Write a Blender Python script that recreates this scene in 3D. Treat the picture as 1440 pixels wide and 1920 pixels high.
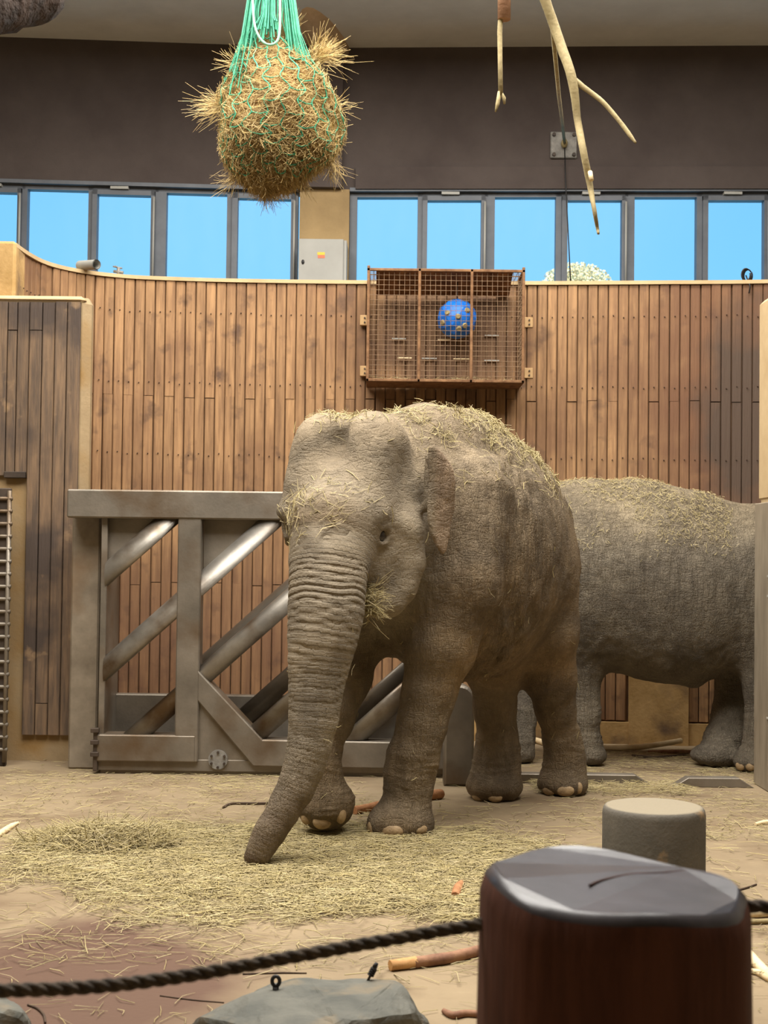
import bpy, bmesh, math, random
import numpy as np
from mathutils import Vector, Matrix
from mathutils.bvhtree import BVHTree

for o in list(bpy.data.objects): bpy.data.objects.remove(o, do_unlink=True)
random.seed(7); rng = np.random.default_rng(7)
scene = bpy.context.scene
COL = scene.collection

# ------------------------------------------------------------------ camera
F = 2662.0; W, HH = 1440.0, 1920.0; HC = 1.5
PITCH = math.atan(80.0 / F); ROLL = math.radians(0.7)
RC = Matrix.Rotation(math.pi/2 + PITCH, 3, 'X') @ Matrix.Rotation(ROLL, 3, 'Z')
cd = bpy.data.cameras.new('camera'); cam = bpy.data.objects.new('camera', cd); COL.objects.link(cam)
cd.sensor_fit = 'VERTICAL'; cd.sensor_height = 24.0; cd.lens = F * 24.0 / HH
cd.clip_start = 0.05; cd.clip_end = 300
cd.dof.use_dof = True; cd.dof.focus_distance = 8.2; cd.dof.aperture_fstop = 4.0
cam.matrix_world = Matrix.Translation((0, 0, HC)) @ RC.to_4x4()
scene.camera = cam
# ------------------------------------------------------------------ world, light, exposure
wd = bpy.data.worlds.new('sky'); scene.world = wd; wd.use_nodes = True
nt = wd.node_tree; nt.nodes.clear()
wo = nt.nodes.new('ShaderNodeOutputWorld'); bg = nt.nodes.new('ShaderNodeBackground')
tc = nt.nodes.new('ShaderNodeTexCoord'); sx = nt.nodes.new('ShaderNodeSeparateXYZ'); cr = nt.nodes.new('ShaderNodeValToRGB')
nt.links.new(tc.outputs['Generated'], sx.inputs[0]); nt.links.new(sx.outputs['Z'], cr.inputs[0])
cr.color_ramp.elements[0].color = (.26, .68, 1.0, 1); cr.color_ramp.elements[1].color = (.10, .36, .95, 1)
cr.color_ramp.elements[1].position = .7
nt.links.new(cr.outputs[0], bg.inputs[0]); bg.inputs[1].default_value = .72
nt.links.new(bg.outputs[0], wo.inputs[0])
sun_d = bpy.data.lights.new('sun_offscreen', 'SUN'); sun_d.energy = 4.0; sun_d.angle = .01; sun_d.color = (1, .95, .85)
sun = bpy.data.objects.new('sun_offscreen', sun_d); COL.objects.link(sun); sun.rotation_euler = (math.radians(48), 0, math.radians(-12))
def area(name, loc, sx_, sy_, power, col, rot=(0, 0, 0)):
    l = bpy.data.lights.new(name, 'AREA'); l.shape = 'RECTANGLE'; l.size = sx_; l.size_y = sy_; l.energy = power; l.color = col
    o = bpy.data.objects.new(name, l); COL.objects.link(o); o.location = loc; o.rotation_euler = rot
    return o
area('roof_skylight_main_offscreen', (-.6, 6.0, 6.25), 7.0, 3.6, 700, (1, .96, .90))
area('roof_skylight_rear_offscreen', (0.3, 9.9, 6.25), 6.0, 1.3, 250, (1, .96, .90))
vs = scene.view_settings; vs.view_transform = 'Standard'; vs.look = 'None'; vs.gamma = 1.0; vs.exposure = 0.70
vs.use_curve_mapping = False

# ------------------------------------------------------------------ pixel helpers
def ray(x, y): return RC @ Vector(((x - 720) / F, -(y - 960) / F, -1.0))
def P(x, y, d):
    r = ray(x, y); return Vector((0, 0, HC)) + r * (d / r.y)
def G(x, y, z=0.0):
    r = ray(x, y); return Vector((0, 0, HC)) + r * ((z - HC) / r.z)
def px(n, d): return n * d / F

# ------------------------------------------------------------------ materials
def lin(c):
    return tuple(((v/255)/12.92 if v/255 <= .04045 else ((v/255+.055)/1.055)**2.4) for v in c) + (1,)
MATS = {}
def mk(name, c1, c2=None, scale=4.0, stretch=(1, 1, 1), rough=.8, bump=.2, bscale=None, metal=0.0, rnd=0.0,
       detail=6, spots=None, attr=None, coord='Object', bstretch=None, dust=None, bdist=.01, lo=.35, hi=.65, rotz=0, spec=.4, blobs=None):
    if name in MATS: return MATS[name]
    m = bpy.data.materials.new(name); m.use_nodes = True; t = m.node_tree; N = t.nodes; L = t.links
    b = N['Principled BSDF']; b.inputs['Roughness'].default_value = rough; b.inputs['Metallic'].default_value = metal
    b.inputs['Specular IOR Level'].default_value = spec
    co = N.new('ShaderNodeTexCoord'); geo = N.new('ShaderNodeNewGeometry'); oi = N.new('ShaderNodeObjectInfo')
    src = geo.outputs['Position'] if coord == 'World' else co.outputs['Object']
    if rnd:
        va = N.new('ShaderNodeVectorMath'); va.operation = 'ADD'
        ml = N.new('ShaderNodeMath'); ml.operation = 'MULTIPLY'; ml.inputs[1].default_value = 37.0
        L.new(oi.outputs['Random'], ml.inputs[0]); L.new(src, va.inputs[0]); L.new(ml.outputs[0], va.inputs[1]); src = va.outputs[0]
    mp = N.new('ShaderNodeMapping'); mp.inputs['Scale'].default_value = stretch; mp.inputs['Rotation'].default_value = (0, 0, rotz)
    L.new(src, mp.inputs[0])
    n1 = N.new('ShaderNodeTexNoise'); n1.inputs['Scale'].default_value = scale; n1.inputs['Detail'].default_value = detail
    n1.inputs['Roughness'].default_value = .62
    L.new(mp.outputs[0], n1.inputs['Vector'])
    rp = N.new('ShaderNodeValToRGB'); rp.color_ramp.elements[0].position = lo; rp.color_ramp.elements[1].position = hi
    rp.color_ramp.elements[0].color = lin(c1); rp.color_ramp.elements[1].color = lin(c2 or c1)
    L.new(n1.outputs['Fac'], rp.inputs[0]); col = rp.outputs[0]
    if rnd:
        hs = N.new('ShaderNodeHueSaturation'); mr = N.new('ShaderNodeMapRange')
        mr.inputs['To Min'].default_value = 1 - rnd; mr.inputs['To Max'].default_value = 1 + rnd
        L.new(oi.outputs['Random'], mr.inputs[0]); L.new(mr.outputs[0], hs.inputs['Value']); L.new(col, hs.inputs['Color']); col = hs.outputs[0]
    if spots:   # (colour, scale, threshold lo, hi) : stains with a shape of their own, in place coordinates
        for (sc, ss, s0, s1) in spots:
            n3 = N.new('ShaderNodeTexNoise'); n3.inputs['Scale'].default_value = ss; n3.inputs['Detail'].default_value = 5
            L.new(geo.outputs['Position'], n3.inputs['Vector'])
            r3 = N.new('ShaderNodeMapRange'); r3.inputs['From Min'].default_value = s0; r3.inputs['From Max'].default_value = s1
            L.new(n3.outputs['Fac'], r3.inputs[0])
            mx = N.new('ShaderNodeMixRGB'); mx.inputs[2].default_value = lin(sc); L.new(r3.outputs[0], mx.inputs[0]); L.new(col, mx.inputs[1]); col = mx.outputs[0]
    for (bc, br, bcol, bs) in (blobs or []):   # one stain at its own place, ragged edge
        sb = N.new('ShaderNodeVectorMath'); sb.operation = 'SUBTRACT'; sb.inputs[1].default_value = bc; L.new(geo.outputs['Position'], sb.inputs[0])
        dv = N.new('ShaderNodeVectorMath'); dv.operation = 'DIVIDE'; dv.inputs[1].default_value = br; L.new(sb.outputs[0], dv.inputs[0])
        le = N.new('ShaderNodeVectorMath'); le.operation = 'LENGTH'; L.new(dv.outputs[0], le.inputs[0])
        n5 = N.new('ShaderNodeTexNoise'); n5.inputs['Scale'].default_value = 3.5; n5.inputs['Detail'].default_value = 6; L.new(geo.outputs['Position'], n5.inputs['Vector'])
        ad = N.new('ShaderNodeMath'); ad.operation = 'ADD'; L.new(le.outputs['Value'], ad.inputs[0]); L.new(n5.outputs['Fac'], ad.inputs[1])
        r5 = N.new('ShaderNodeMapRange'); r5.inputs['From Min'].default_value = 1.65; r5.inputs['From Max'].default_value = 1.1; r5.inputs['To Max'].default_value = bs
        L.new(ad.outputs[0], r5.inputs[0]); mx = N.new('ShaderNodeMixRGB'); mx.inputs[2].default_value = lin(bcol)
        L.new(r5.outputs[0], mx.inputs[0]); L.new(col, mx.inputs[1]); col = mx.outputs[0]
    if attr:
        at = N.new('ShaderNodeAttribute'); at.attribute_name = attr
        mx = N.new('ShaderNodeMixRGB'); mx.blend_type = 'MULTIPLY'; mx.inputs[0].default_value = 1
        L.new(col, mx.inputs[1]); L.new(at.outputs['Color'], mx.inputs[2]); col = mx.outputs[0]
    if dust:    # dust that lies on upward faces
        sp = N.new('ShaderNodeSeparateXYZ'); L.new(geo.outputs['Normal'], sp.inputs[0])
        r4 = N.new('ShaderNodeMapRange'); r4.inputs['From Min'].default_value = dust[1]; r4.inputs['From Max'].default_value = dust[2]
        L.new(sp.outputs['Z'], r4.inputs[0])
        mx = N.new('ShaderNodeMixRGB'); mx.inputs[2].default_value = lin(dust[0]); L.new(r4.outputs[0], mx.inputs[0]); L.new(col, mx.inputs[1]); col = mx.outputs[0]
    L.new(col, b.inputs['Base Color'])
    if bump:
        mp2 = N.new('ShaderNodeMapping'); mp2.inputs['Scale'].default_value = bstretch or stretch; mp2.inputs['Rotation'].default_value = (0, 0, rotz)
        L.new(src, mp2.inputs[0])
        n2 = N.new('ShaderNodeTexNoise'); n2.inputs['Scale'].default_value = bscale or scale * 4; n2.inputs['Detail'].default_value = 8
        L.new(mp2.outputs[0], n2.inputs['Vector'])
        bp = N.new('ShaderNodeBump'); bp.inputs['Strength'].default_value = bump; bp.inputs['Distance'].default_value = bdist
        L.new(n2.outputs['Fac'], bp.inputs['Height']); L.new(bp.outputs[0], b.inputs['Normal'])
    MATS[name] = m; return m

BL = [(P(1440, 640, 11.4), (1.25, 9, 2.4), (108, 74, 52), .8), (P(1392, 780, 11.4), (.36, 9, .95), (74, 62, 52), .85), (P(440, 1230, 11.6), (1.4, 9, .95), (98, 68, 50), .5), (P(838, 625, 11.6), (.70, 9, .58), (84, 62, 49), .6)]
m_wall = mk('dark_plaster', (74, 64, 60), (86, 76, 71), scale=1.5, rough=.9, bump=.15, bscale=60)
m_ceil = mk('ceiling_paint', (222, 219, 212), (234, 231, 224), scale=2, rough=.9, bump=.2, bscale=70)
m_room = mk('room_plaster', (140, 130, 112), (152, 142, 124), scale=1, rough=.9, bump=0)
m_pier = mk('ochre_plaster', (150, 126, 88), (168, 142, 100), scale=3, rough=.9, bump=.2, bscale=50)
m_ochre = mk('yellow_concrete', (156, 124, 74), (188, 154, 102), scale=4, rough=.9, bump=.3, bscale=40,
             spots=[((110, 88, 66), 3.0, .5, .66)])
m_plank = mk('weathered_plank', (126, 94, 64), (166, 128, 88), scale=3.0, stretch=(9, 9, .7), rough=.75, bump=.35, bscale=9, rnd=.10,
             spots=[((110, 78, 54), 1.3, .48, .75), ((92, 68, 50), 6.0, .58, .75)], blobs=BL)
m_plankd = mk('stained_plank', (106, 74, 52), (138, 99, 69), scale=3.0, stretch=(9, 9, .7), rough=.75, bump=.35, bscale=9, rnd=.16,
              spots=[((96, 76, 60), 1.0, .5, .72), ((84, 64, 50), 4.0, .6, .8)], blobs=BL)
m_plankg = mk('grey_plank', (84, 70, 58), (124, 100, 76), scale=3.0, stretch=(9, 9, .8), rough=.75, bump=.4, bscale=9, rnd=.14,
              spots=[((72, 60, 52), 1.6, .5, .62), ((150, 122, 90), 5.0, .64, .75)])
m_cap = mk('pale_timber_cap', (178, 152, 112), (192, 168, 128), scale=4, rough=.85, bump=.2)
m_steel = mk('brushed_steel', (112, 105, 94), (142, 133, 120), scale=2.2, rough=.48, bump=.12, bscale=60, metal=.55,
             spots=[((104, 86, 66), 2.3, .48, .68)])
m_pipe = mk('worn_pipe_steel', (134, 129, 121), (172, 166, 156), scale=3, rough=.46, bump=.06, bscale=50, metal=.7,
            spots=[((106, 88, 68), 3.2, .48, .66)])
m_dsteel = mk('dark_steel', (62, 54, 48), (88, 76, 66), scale=4, rough=.55, bump=.15, metal=.5)
m_rust = mk('rusty_iron', (104, 72, 46), (140, 104, 70), scale=14, rough=.8, bump=.3, metal=.2)
m_wire = mk('rusty_wire', (110, 86, 64), (142, 116, 88), scale=14, rough=.7, bump=0, metal=.3)
m_frame = mk('window_frame_paint', (92, 96, 102), (104, 108, 114), scale=5, rough=.5, bump=.05)
m_gray = mk('cabinet_grey', (160, 158, 150), (170, 168, 160), scale=3, rough=.55, bump=.03)
m_black = mk('black_plastic', (26, 25, 25), (36, 34, 33), scale=8, rough=.5, bump=.1)
m_yel = mk('sticker_yellow', (226, 190, 60), (232, 200, 70), rough=.6, bump=0)
m_red = mk('sticker_red', (208, 110, 80), (214, 130, 96), rough=.6, bump=0)
m_straw = mk('straw', (186, 169, 128), (206, 190, 150), scale=6, rough=.75, bump=0, attr='Col')
m_core = mk('hay_core', (128, 98, 58), (176, 142, 92), scale=18, rough=.95, bump=.8, bscale=60, bdist=.02)
m_green = mk('green_cord', (36, 132, 98), (66, 160, 124), scale=20, rough=.6, bump=.3, bscale=150)
m_rope = mk('dark_hemp_rope', (52, 44, 35), (84, 71, 55), scale=40, rough=.85, bump=.5, bscale=160)
m_stump = mk('dark_stained_stump', (66, 40, 31), (92, 58, 45), scale=3, stretch=(6, 6, .6), rough=.75, bump=.25, bscale=10, spec=.12)
m_stumptop = mk('stump_top_wood', (40, 38, 42), (62, 58, 62), scale=9, rough=.3, bump=.12, bscale=14, spec=.45)
m_post = mk('grey_concrete_post', (76, 72, 64), (97, 91, 81), scale=4, rough=.85, bump=.25, bscale=60,
            dust=((134, 124, 104), .75, .95), spots=[((140, 116, 84), 6, .64, .74)])
m_rock = mk('slate_rock', (78, 79, 73), (102, 101, 92), scale=5, stretch=(1, 1, 2), rough=.8, bump=.5, bscale=18, bdist=.02,
            spots=[((116, 106, 88), 8, .55, .7)])
m_bark = mk('dark_bark', (36, 27, 22), (66, 49, 38), scale=9, stretch=(1, 1, 1), rough=.9, bump=.9, bscale=24, bdist=.03)
m_cut = mk('cut_wood', (190, 140, 88), (214, 168, 112), scale=12, rough=.8, bump=.2)
m_peel = mk('peeled_branch', (134, 119, 82), (166, 150, 108), scale=12, rough=.75, bump=.3, bscale=60)
m_pale = mk('pale_stick', (214, 190, 146), (236, 216, 176), scale=10, rough=.75, bump=.2)
m_stick = mk('brown_branch', (112, 76, 58), (158, 118, 90), scale=12, rough=.8, bump=.3, bscale=50)
m_twig = mk('dark_twig', (62, 48, 38), (84, 66, 50), scale=12, rough=.85, bump=.2)
m_orange = mk('orange_wood', (150, 100, 64), (182, 132, 90), scale=22, rough=.8, bump=.4)
m_log = mk('strut_log', (204, 174, 138), (222, 194, 160), scale=3, stretch=(3, 3, .6), rough=.8, bump=.3)
m_ball = mk('blue_plastic', (20, 96, 190), (28, 116, 214), scale=3, rough=.4, bump=.05, spots=[((40, 90, 140), 8, .6, .75)])
m_tan = mk('tan_paint', (176, 142, 98), (190, 156, 110), scale=6, rough=.7, bump=.1)
m_nail = mk('toenail', (142, 118, 86), (176, 150, 112), scale=30, rough=.6, bump=.3, bscale=80)
m_eye = mk('wet_eye', (24, 16, 12), (30, 20, 14), rough=.12, bump=0, spec=.6)
m_plate = mk('galvanised_plate', (120, 116, 110), (148, 144, 136), scale=20, rough=.6, bump=.2, metal=.3)
m_leaf = mk('pale_leaf', (226, 206, 150), (240, 226, 180), rough=.8, bump=0)
m_nailhead = mk('nail_head', (60, 40, 28), (70, 50, 36), rough=.7, bump=0)
def glass_mat():
    m = bpy.data.materials.new('window_glass'); m.use_nodes = True; t = m.node_tree; t.nodes.clear()
    o = t.nodes.new('ShaderNodeOutputMaterial'); a = t.nodes.new('ShaderNodeBsdfTransparent'); g = t.nodes.new('ShaderNodeBsdfGlossy')
    a.inputs[0].default_value = (.95, .98, 1, 1); g.inputs['Roughness'].default_value = .3
    n = t.nodes.new('ShaderNodeTexNoise'); n.inputs['Scale'].default_value = 3
    r = t.nodes.new('ShaderNodeMapRange'); r.inputs['To Min'].default_value = .004; r.inputs['To Max'].default_value = .012
    mx = t.nodes.new('ShaderNodeMixShader'); t.links.new(n.outputs['Fac'], r.inputs[0]); t.links.new(r.outputs[0], mx.inputs[0])
    t.links.new(a.outputs[0], mx.inputs[1]); t.links.new(g.outputs[0], mx.inputs[2]); t.links.new(mx.outputs[0], o.inputs[0]); return m
m_glass = glass_mat()

# ------------------------------------------------------------------ object helpers
def tag(o, label=None, cat=None, group=None, kind=None):
    if label: o['label'] = label
    if cat: o['category'] = cat
    if group: o['group'] = group
    if kind: o['kind'] = kind
    return o
def link(name, data, parent=None, loc=None):
    o = bpy.data.objects.new(name, data); COL.objects.link(o)
    if loc is not None: o.location = loc
    if parent is not None:
        o.parent = parent; p = parent; off = Vector((0, 0, 0))
        while p is not None: off = off + p.location; p = None if p.parent is None else p.parent
        if parent.parent is None: o.matrix_parent_inverse = Matrix.Translation(-parent.location)
    return o
def thing(name, label, cat, loc, group=None):
    o = link(name, None, None, loc); o.empty_display_size = .1
    return tag(o, label, cat, group)
def mesh_of(name, bm, mat, smooth=False):
    me = bpy.data.meshes.new(name); bm.normal_update(); bm.to_mesh(me); bm.free()
    for mm in (mat if isinstance(mat, (list, tuple)) else [mat]): me.materials.append(mm)
    if smooth: me.shade_smooth()
    return me
def ob(name, bm, mat, parent=None, smooth=False): return link(name, mesh_of(name, bm, mat, smooth), parent)
def struct(name, bm, mat, label=None, cat=None, smooth=False):
    o = ob(name, bm, mat, None, smooth); return tag(o, label, cat, None, 'structure')
def NB(): return bmesh.new()
def box(bm, a, b, bev=0.0, mi=0):
    a = Vector(a); b = Vector(b)
    lo = Vector([min(a[i], b[i]) for i in range(3)]); hi = Vector([max(a[i], b[i]) for i in range(3)])
    r = bmesh.ops.create_cube(bm, size=1.0)
    vs_ = r['verts']
    for v in vs_:
        v.co = Vector([(lo[i] + hi[i]) / 2 + v.co[i] * (hi[i] - lo[i]) for i in range(3)])
    fs = set(f for v in vs_ for f in v.link_faces)
    if bev > 0:
        es = set(e for f in fs for e in f.edges)
        r2 = bmesh.ops.bevel(bm, geom=list(es), offset=bev, segments=1, affect='EDGES', profile=.5)
        fs = set(r2['faces']) | set(f for f in fs if f.is_valid)
    for f in fs:
        if f.is_valid: f.material_index = mi
    return bm
def prism(bm, pts, y0, y1, bev=0.0):
    """polygon in the XZ plane extruded along Y"""
    v0 = [bm.verts.new((p[0], y0, p[1])) for p in pts]; v1 = [bm.verts.new((p[0], y1, p[1])) for p in pts]
    n = len(pts); fs = [bm.faces.new(v0), bm.faces.new(v1[::-1])]
    for i in range(n): fs.append(bm.faces.new((v0[i], v1[i], v1[(i+1) % n], v0[(i+1) % n])))
    bmesh.ops.recalc_face_normals(bm, faces=fs)
    if bev:
        es = list(set(e for e in fs[0].edges)) + list(set(e for e in fs[1].edges))
        bmesh.ops.bevel(bm, geom=es, offset=bev, segments=1, affect='EDGES', profile=.5)
    return bm
def tube(bm, pts, rad, seg=10, cap=True, jit=0.0, mi=0, twist=0):
    pts = [Vector(p) for p in pts]; n = len(pts)
    if not isinstance(rad, (list, tuple)): rad = [rad] * n
    rings = []; prev = None
    for i in range(n):
        t = (pts[min(i+1, n-1)] - pts[max(i-1, 0)]).normalized()
        if prev is None:
            a = t.cross(Vector((0, 0, 1)));
            if a.length < .05: a = t.cross(Vector((1, 0, 0)))
            a.normalize()
        else: a = (prev - t * prev.dot(t)).normalized()
        prev = a; b = t.cross(a)
        rings.append([bm.verts.new(pts[i] + (a * math.cos(q) + b * math.sin(q)) * rad[i] * (1 + jit * random.uniform(-1, 1)))
                      for q in [2*math.pi*k/seg + twist for k in range(seg)]])
    for i in range(n-1):
        for k in range(seg):
            f = bm.faces.new((rings[i][k], rings[i][(k+1) % seg], rings[i+1][(k+1) % seg], rings[i+1][k])); f.smooth = True; f.material_index = mi
    if cap:
        for f in (bm.faces.new(rings[0][::-1]), bm.faces.new(rings[-1])): f.material_index = mi
    return bm
def lathe(bm, c, prof, seg=32, jit=0.0, mi=None):
    c = Vector(c); rings = []
    for (r, z) in prof:
        rings.append([bm.verts.new(c + Vector((r*math.cos(q), r*math.sin(q), z))) for q in [2*math.pi*k/seg for k in range(seg)]])
    for i in range(len(prof)-1):
        for k in range(seg):
            f = bm.faces.new((rings[i][k], rings[i][(k+1) % seg], rings[i+1][(k+1) % seg], rings[i+1][k])); f.smooth = True
            if mi: f.material_index = mi[i]
    f = bm.faces.new(rings[0][::-1]); f = bm.faces.new(rings[-1])
    if mi: f.material_index = mi[-1]
    return bm
def spline(pts, n):
    """Catmull-Rom through tuples"""
    A = np.array(pts, float); m = len(A); out = []
    for i in range(m-1):
        p0 = A[max(i-1, 0)]; p1 = A[i]; p2 = A[i+1]; p3 = A[min(i+2, m-1)]
        for k in range(n):
            t = k / n
            out.append(.5*((2*p1) + (-p0+p2)*t + (2*p0-5*p1+4*p2-p3)*t*t + (-p0+3*p1-3*p2+p3)*t**3))
    out.append(A[-1]); return np.array(out)
def fast_mesh(name, V, Q, mat, col=None, smooth=False):
    me = bpy.data.meshes.new(name); V = np.asarray(V, np.float32); Q = np.asarray(Q, np.int32)
    me.vertices.add(len(V)); me.vertices.foreach_set('co', V.ravel())
    me.loops.add(Q.size); me.loops.foreach_set('vertex_index', Q.ravel())
    me.polygons.add(len(Q)); k = Q.shape[1]
    me.polygons.foreach_set('loop_start', np.arange(0, Q.size, k, dtype=np.int32))
    me.polygons.foreach_set('loop_total', np.full(len(Q), k, np.int32))
    me.update(calc_edges=True)
    if col is not None:
        a = me.attributes.new('Col', 'FLOAT_COLOR', 'POINT'); a.data.foreach_set('color', np.asarray(col, np.float32).ravel())
    if mat: me.materials.append(mat)
    if smooth: me.shade_smooth()
    return me
def straw_mesh(name, p, d, ln, wd_, bend, tint=None, mat=None):
    """N strands: start p, unit direction d, length, half width, bend vector; three sided prisms of two segments"""
    N = len(p); up = np.tile(np.array([0., 0, 1]), (N, 1)); s = np.cross(d, up); nn = np.linalg.norm(s, axis=1, keepdims=True)
    s = np.where(nn < .05, np.array([[1., 0, 0]]), s / np.maximum(nn, 1e-6)); q = np.cross(s, d)
    V = np.zeros((N, 9, 3))
    for i, t in enumerate((-.5, 0, .5)):
        c = p + d * (ln * t)[:, None] + bend * (1 - (2*t)**2)
        w = wd_ * (1.0 if i < 2 else .6)
        for j, (a, b) in enumerate(((1, -.4), (-1, -.4), (0, .8))):
            V[:, i*3+j] = c + s * (a*w)[:, None] + q * (b*w)[:, None]
    base = np.array([[i*3+j, i*3+(j+1) % 3, (i+1)*3+(j+1) % 3, (i+1)*3+j] for i in range(2) for j in range(3)])
    Q = (base[None] + (np.arange(N)*9)[:, None, None]).reshape(-1, 4)
    if tint is None:
        k = rng.uniform(.55, 1.05, (N, 1)); g = rng.uniform(0, 1, (N, 1))
        tint = np.concatenate([k*(1 - .04*g), k*(1 - .05*g), k*(1 - .28*g), np.ones((N, 1))], 1)
    C = np.repeat(tint[:, None], 9, 1).reshape(-1, 4)
    return fast_mesh(name, V.reshape(-1, 3), Q, mat or m_straw, C)
def unit(a): return a / np.maximum(np.linalg.norm(a, axis=-1, keepdims=True), 1e-9)

# ================================================================== SETTING
# floor
def floor_mat():
    m = mk('dirt_floor', (129, 112, 87), (144, 126, 98), scale=1.6, rough=.85, bump=.25, bscale=30, coord='World',
           spots=[((116, 97, 73), 2.2, .5, .7), ((152, 135, 106), 9.0, .64, .8)])
    # damp brown stain with an edge of its own
    t = m.node_tree; N = t.nodes; L = t.links; b = N['Principled BSDF']; src = b.inputs['Base Color'].links[0].from_socket
    geo = N.new('ShaderNodeNewGeometry'); n = N.new('ShaderNodeTexNoise'); n.inputs['Scale'].default_value = 2.2; n.inputs['Detail'].default_value = 6
    L.new(geo.outputs['Position'], n.inputs['Vector'])
    c = G(130, 1850); v = N.new('ShaderNodeVectorMath'); v.operation = 'SUBTRACT'; v.inputs[1].default_value = c
    L.new(geo.outputs['Position'], v.inputs[0])
    mp = N.new('ShaderNodeMapping'); mp.inputs['Scale'].default_value = (1/.62, 1/.85, 1); mp.inputs['Rotation'].default_value = (0, 0, .15)
    L.new(v.outputs[0], mp.inputs[0]); ln = N.new('ShaderNodeVectorMath'); ln.operation = 'LENGTH'; L.new(mp.outputs[0], ln.inputs[0])
    ad = N.new('ShaderNodeMath'); ad.operation = 'ADD'; L.new(ln.outputs['Value'], ad.inputs[0])
    m2 = N.new('ShaderNodeMath'); m2.operation = 'MULTIPLY_ADD'; m2.inputs[1].default_value = 1.0; m2.inputs[2].default_value = -.5; L.new(n.outputs['Fac'], m2.inputs[0])
    L.new(m2.outputs[0], ad.inputs[1]); r = N.new('ShaderNodeMapRange'); r.inputs['From Min'].default_value = 1.12; r.inputs['From Max'].default_value = .8
    L.new(ad.outputs[0], r.inputs[0]); mx = N.new('ShaderNodeMixRGB'); mx.inputs[2].default_value = lin((92, 68, 53))
    L.new(r.outputs[0], mx.inputs[0]); L.new(src, mx.inputs[1]); L.new(mx.outputs[0], b.inputs['Base Color'])
    return m
m_floor = floor_mat()
bm = NB(); box(bm, (-7, -4, -.2), (7, 13.9, 0)); struct('floor', bm, m_floor)
# outer wall: two facets meeting at the pier, dark plaster above the window band
def dwall(X): return 13.5 + (.06*(X + .57) if X < -.57 else -.05*(X + .57))
def wpt(x, y, off=0.0):
    """pixel on the outer wall"""
    d = 13.5
    for _ in range(4):
        p = P(x, y, d + off); d = dwall(p.x)
    return P(x, y, d + off)
ZW0, ZW1, ZC = 3.75, 5.0, 6.36
ZG = 4.985
def facet(bm, X0, X1, z0, z1, t0=0.0, t1=.3):
    a0 = dwall(X0); a1 = dwall(X1)
    vsx = [bm.verts.new(p) for p in ((X0, a0+t0, z0), (X1, a1+t0, z0), (X1, a1+t0, z1), (X0, a0+t0, z1),
                                     (X0, a0+t1, z0), (X1, a1+t1, z0), (X1, a1+t1, z1), (X0, a0+t1, z1))]
    for f in ((0, 1, 2, 3), (5, 4, 7, 6), (4, 0, 3, 7), (1, 5, 6, 2), (3, 2, 6, 7), (4, 5, 1, 0)): bm.faces.new([vsx[i] for i in f])
bm = NB()
for (a, b) in ((-7, -.57), (-.57, 7)):
    facet(bm, a, b, 0, ZW0); facet(bm, a, b, ZG, ZC + .2)
    if a > -1: facet(bm, a + .26, b, ZG - .002, ZG + .21, -.05, 0.05)
# dark pilaster over the pier
facet(bm, wpt(556, 200).x, wpt(643, 200).x, ZG, ZC + .1, -.10, .1)
struct('wall_back', bm, m_wall)
bm = NB(); facet(bm, wpt(562, 400).x, wpt(655, 400).x, ZW0 - .1, ZG, -.02, .35); struct('trim_1', bm, m_pier)
bm = NB(); box(bm, (-7, -4, ZC), (7, 14.1, ZC + .25)); struct('ceiling', bm, m_ceil)
bm = NB(); box(bm, (-7.2, -4, 0), (-7, 14.1, ZC + .2)); struct('wall_left', bm, m_room)
bm = NB(); box(bm, (7, -4, 0), (7.2, 14.1, ZC + .2)); struct('wall_right', bm, m_room)
bm = NB(); box(bm, (-7.2, -4.2, 0), (7.2, -4, ZC + .2)); struct('wall_front', bm, m_room)
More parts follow.
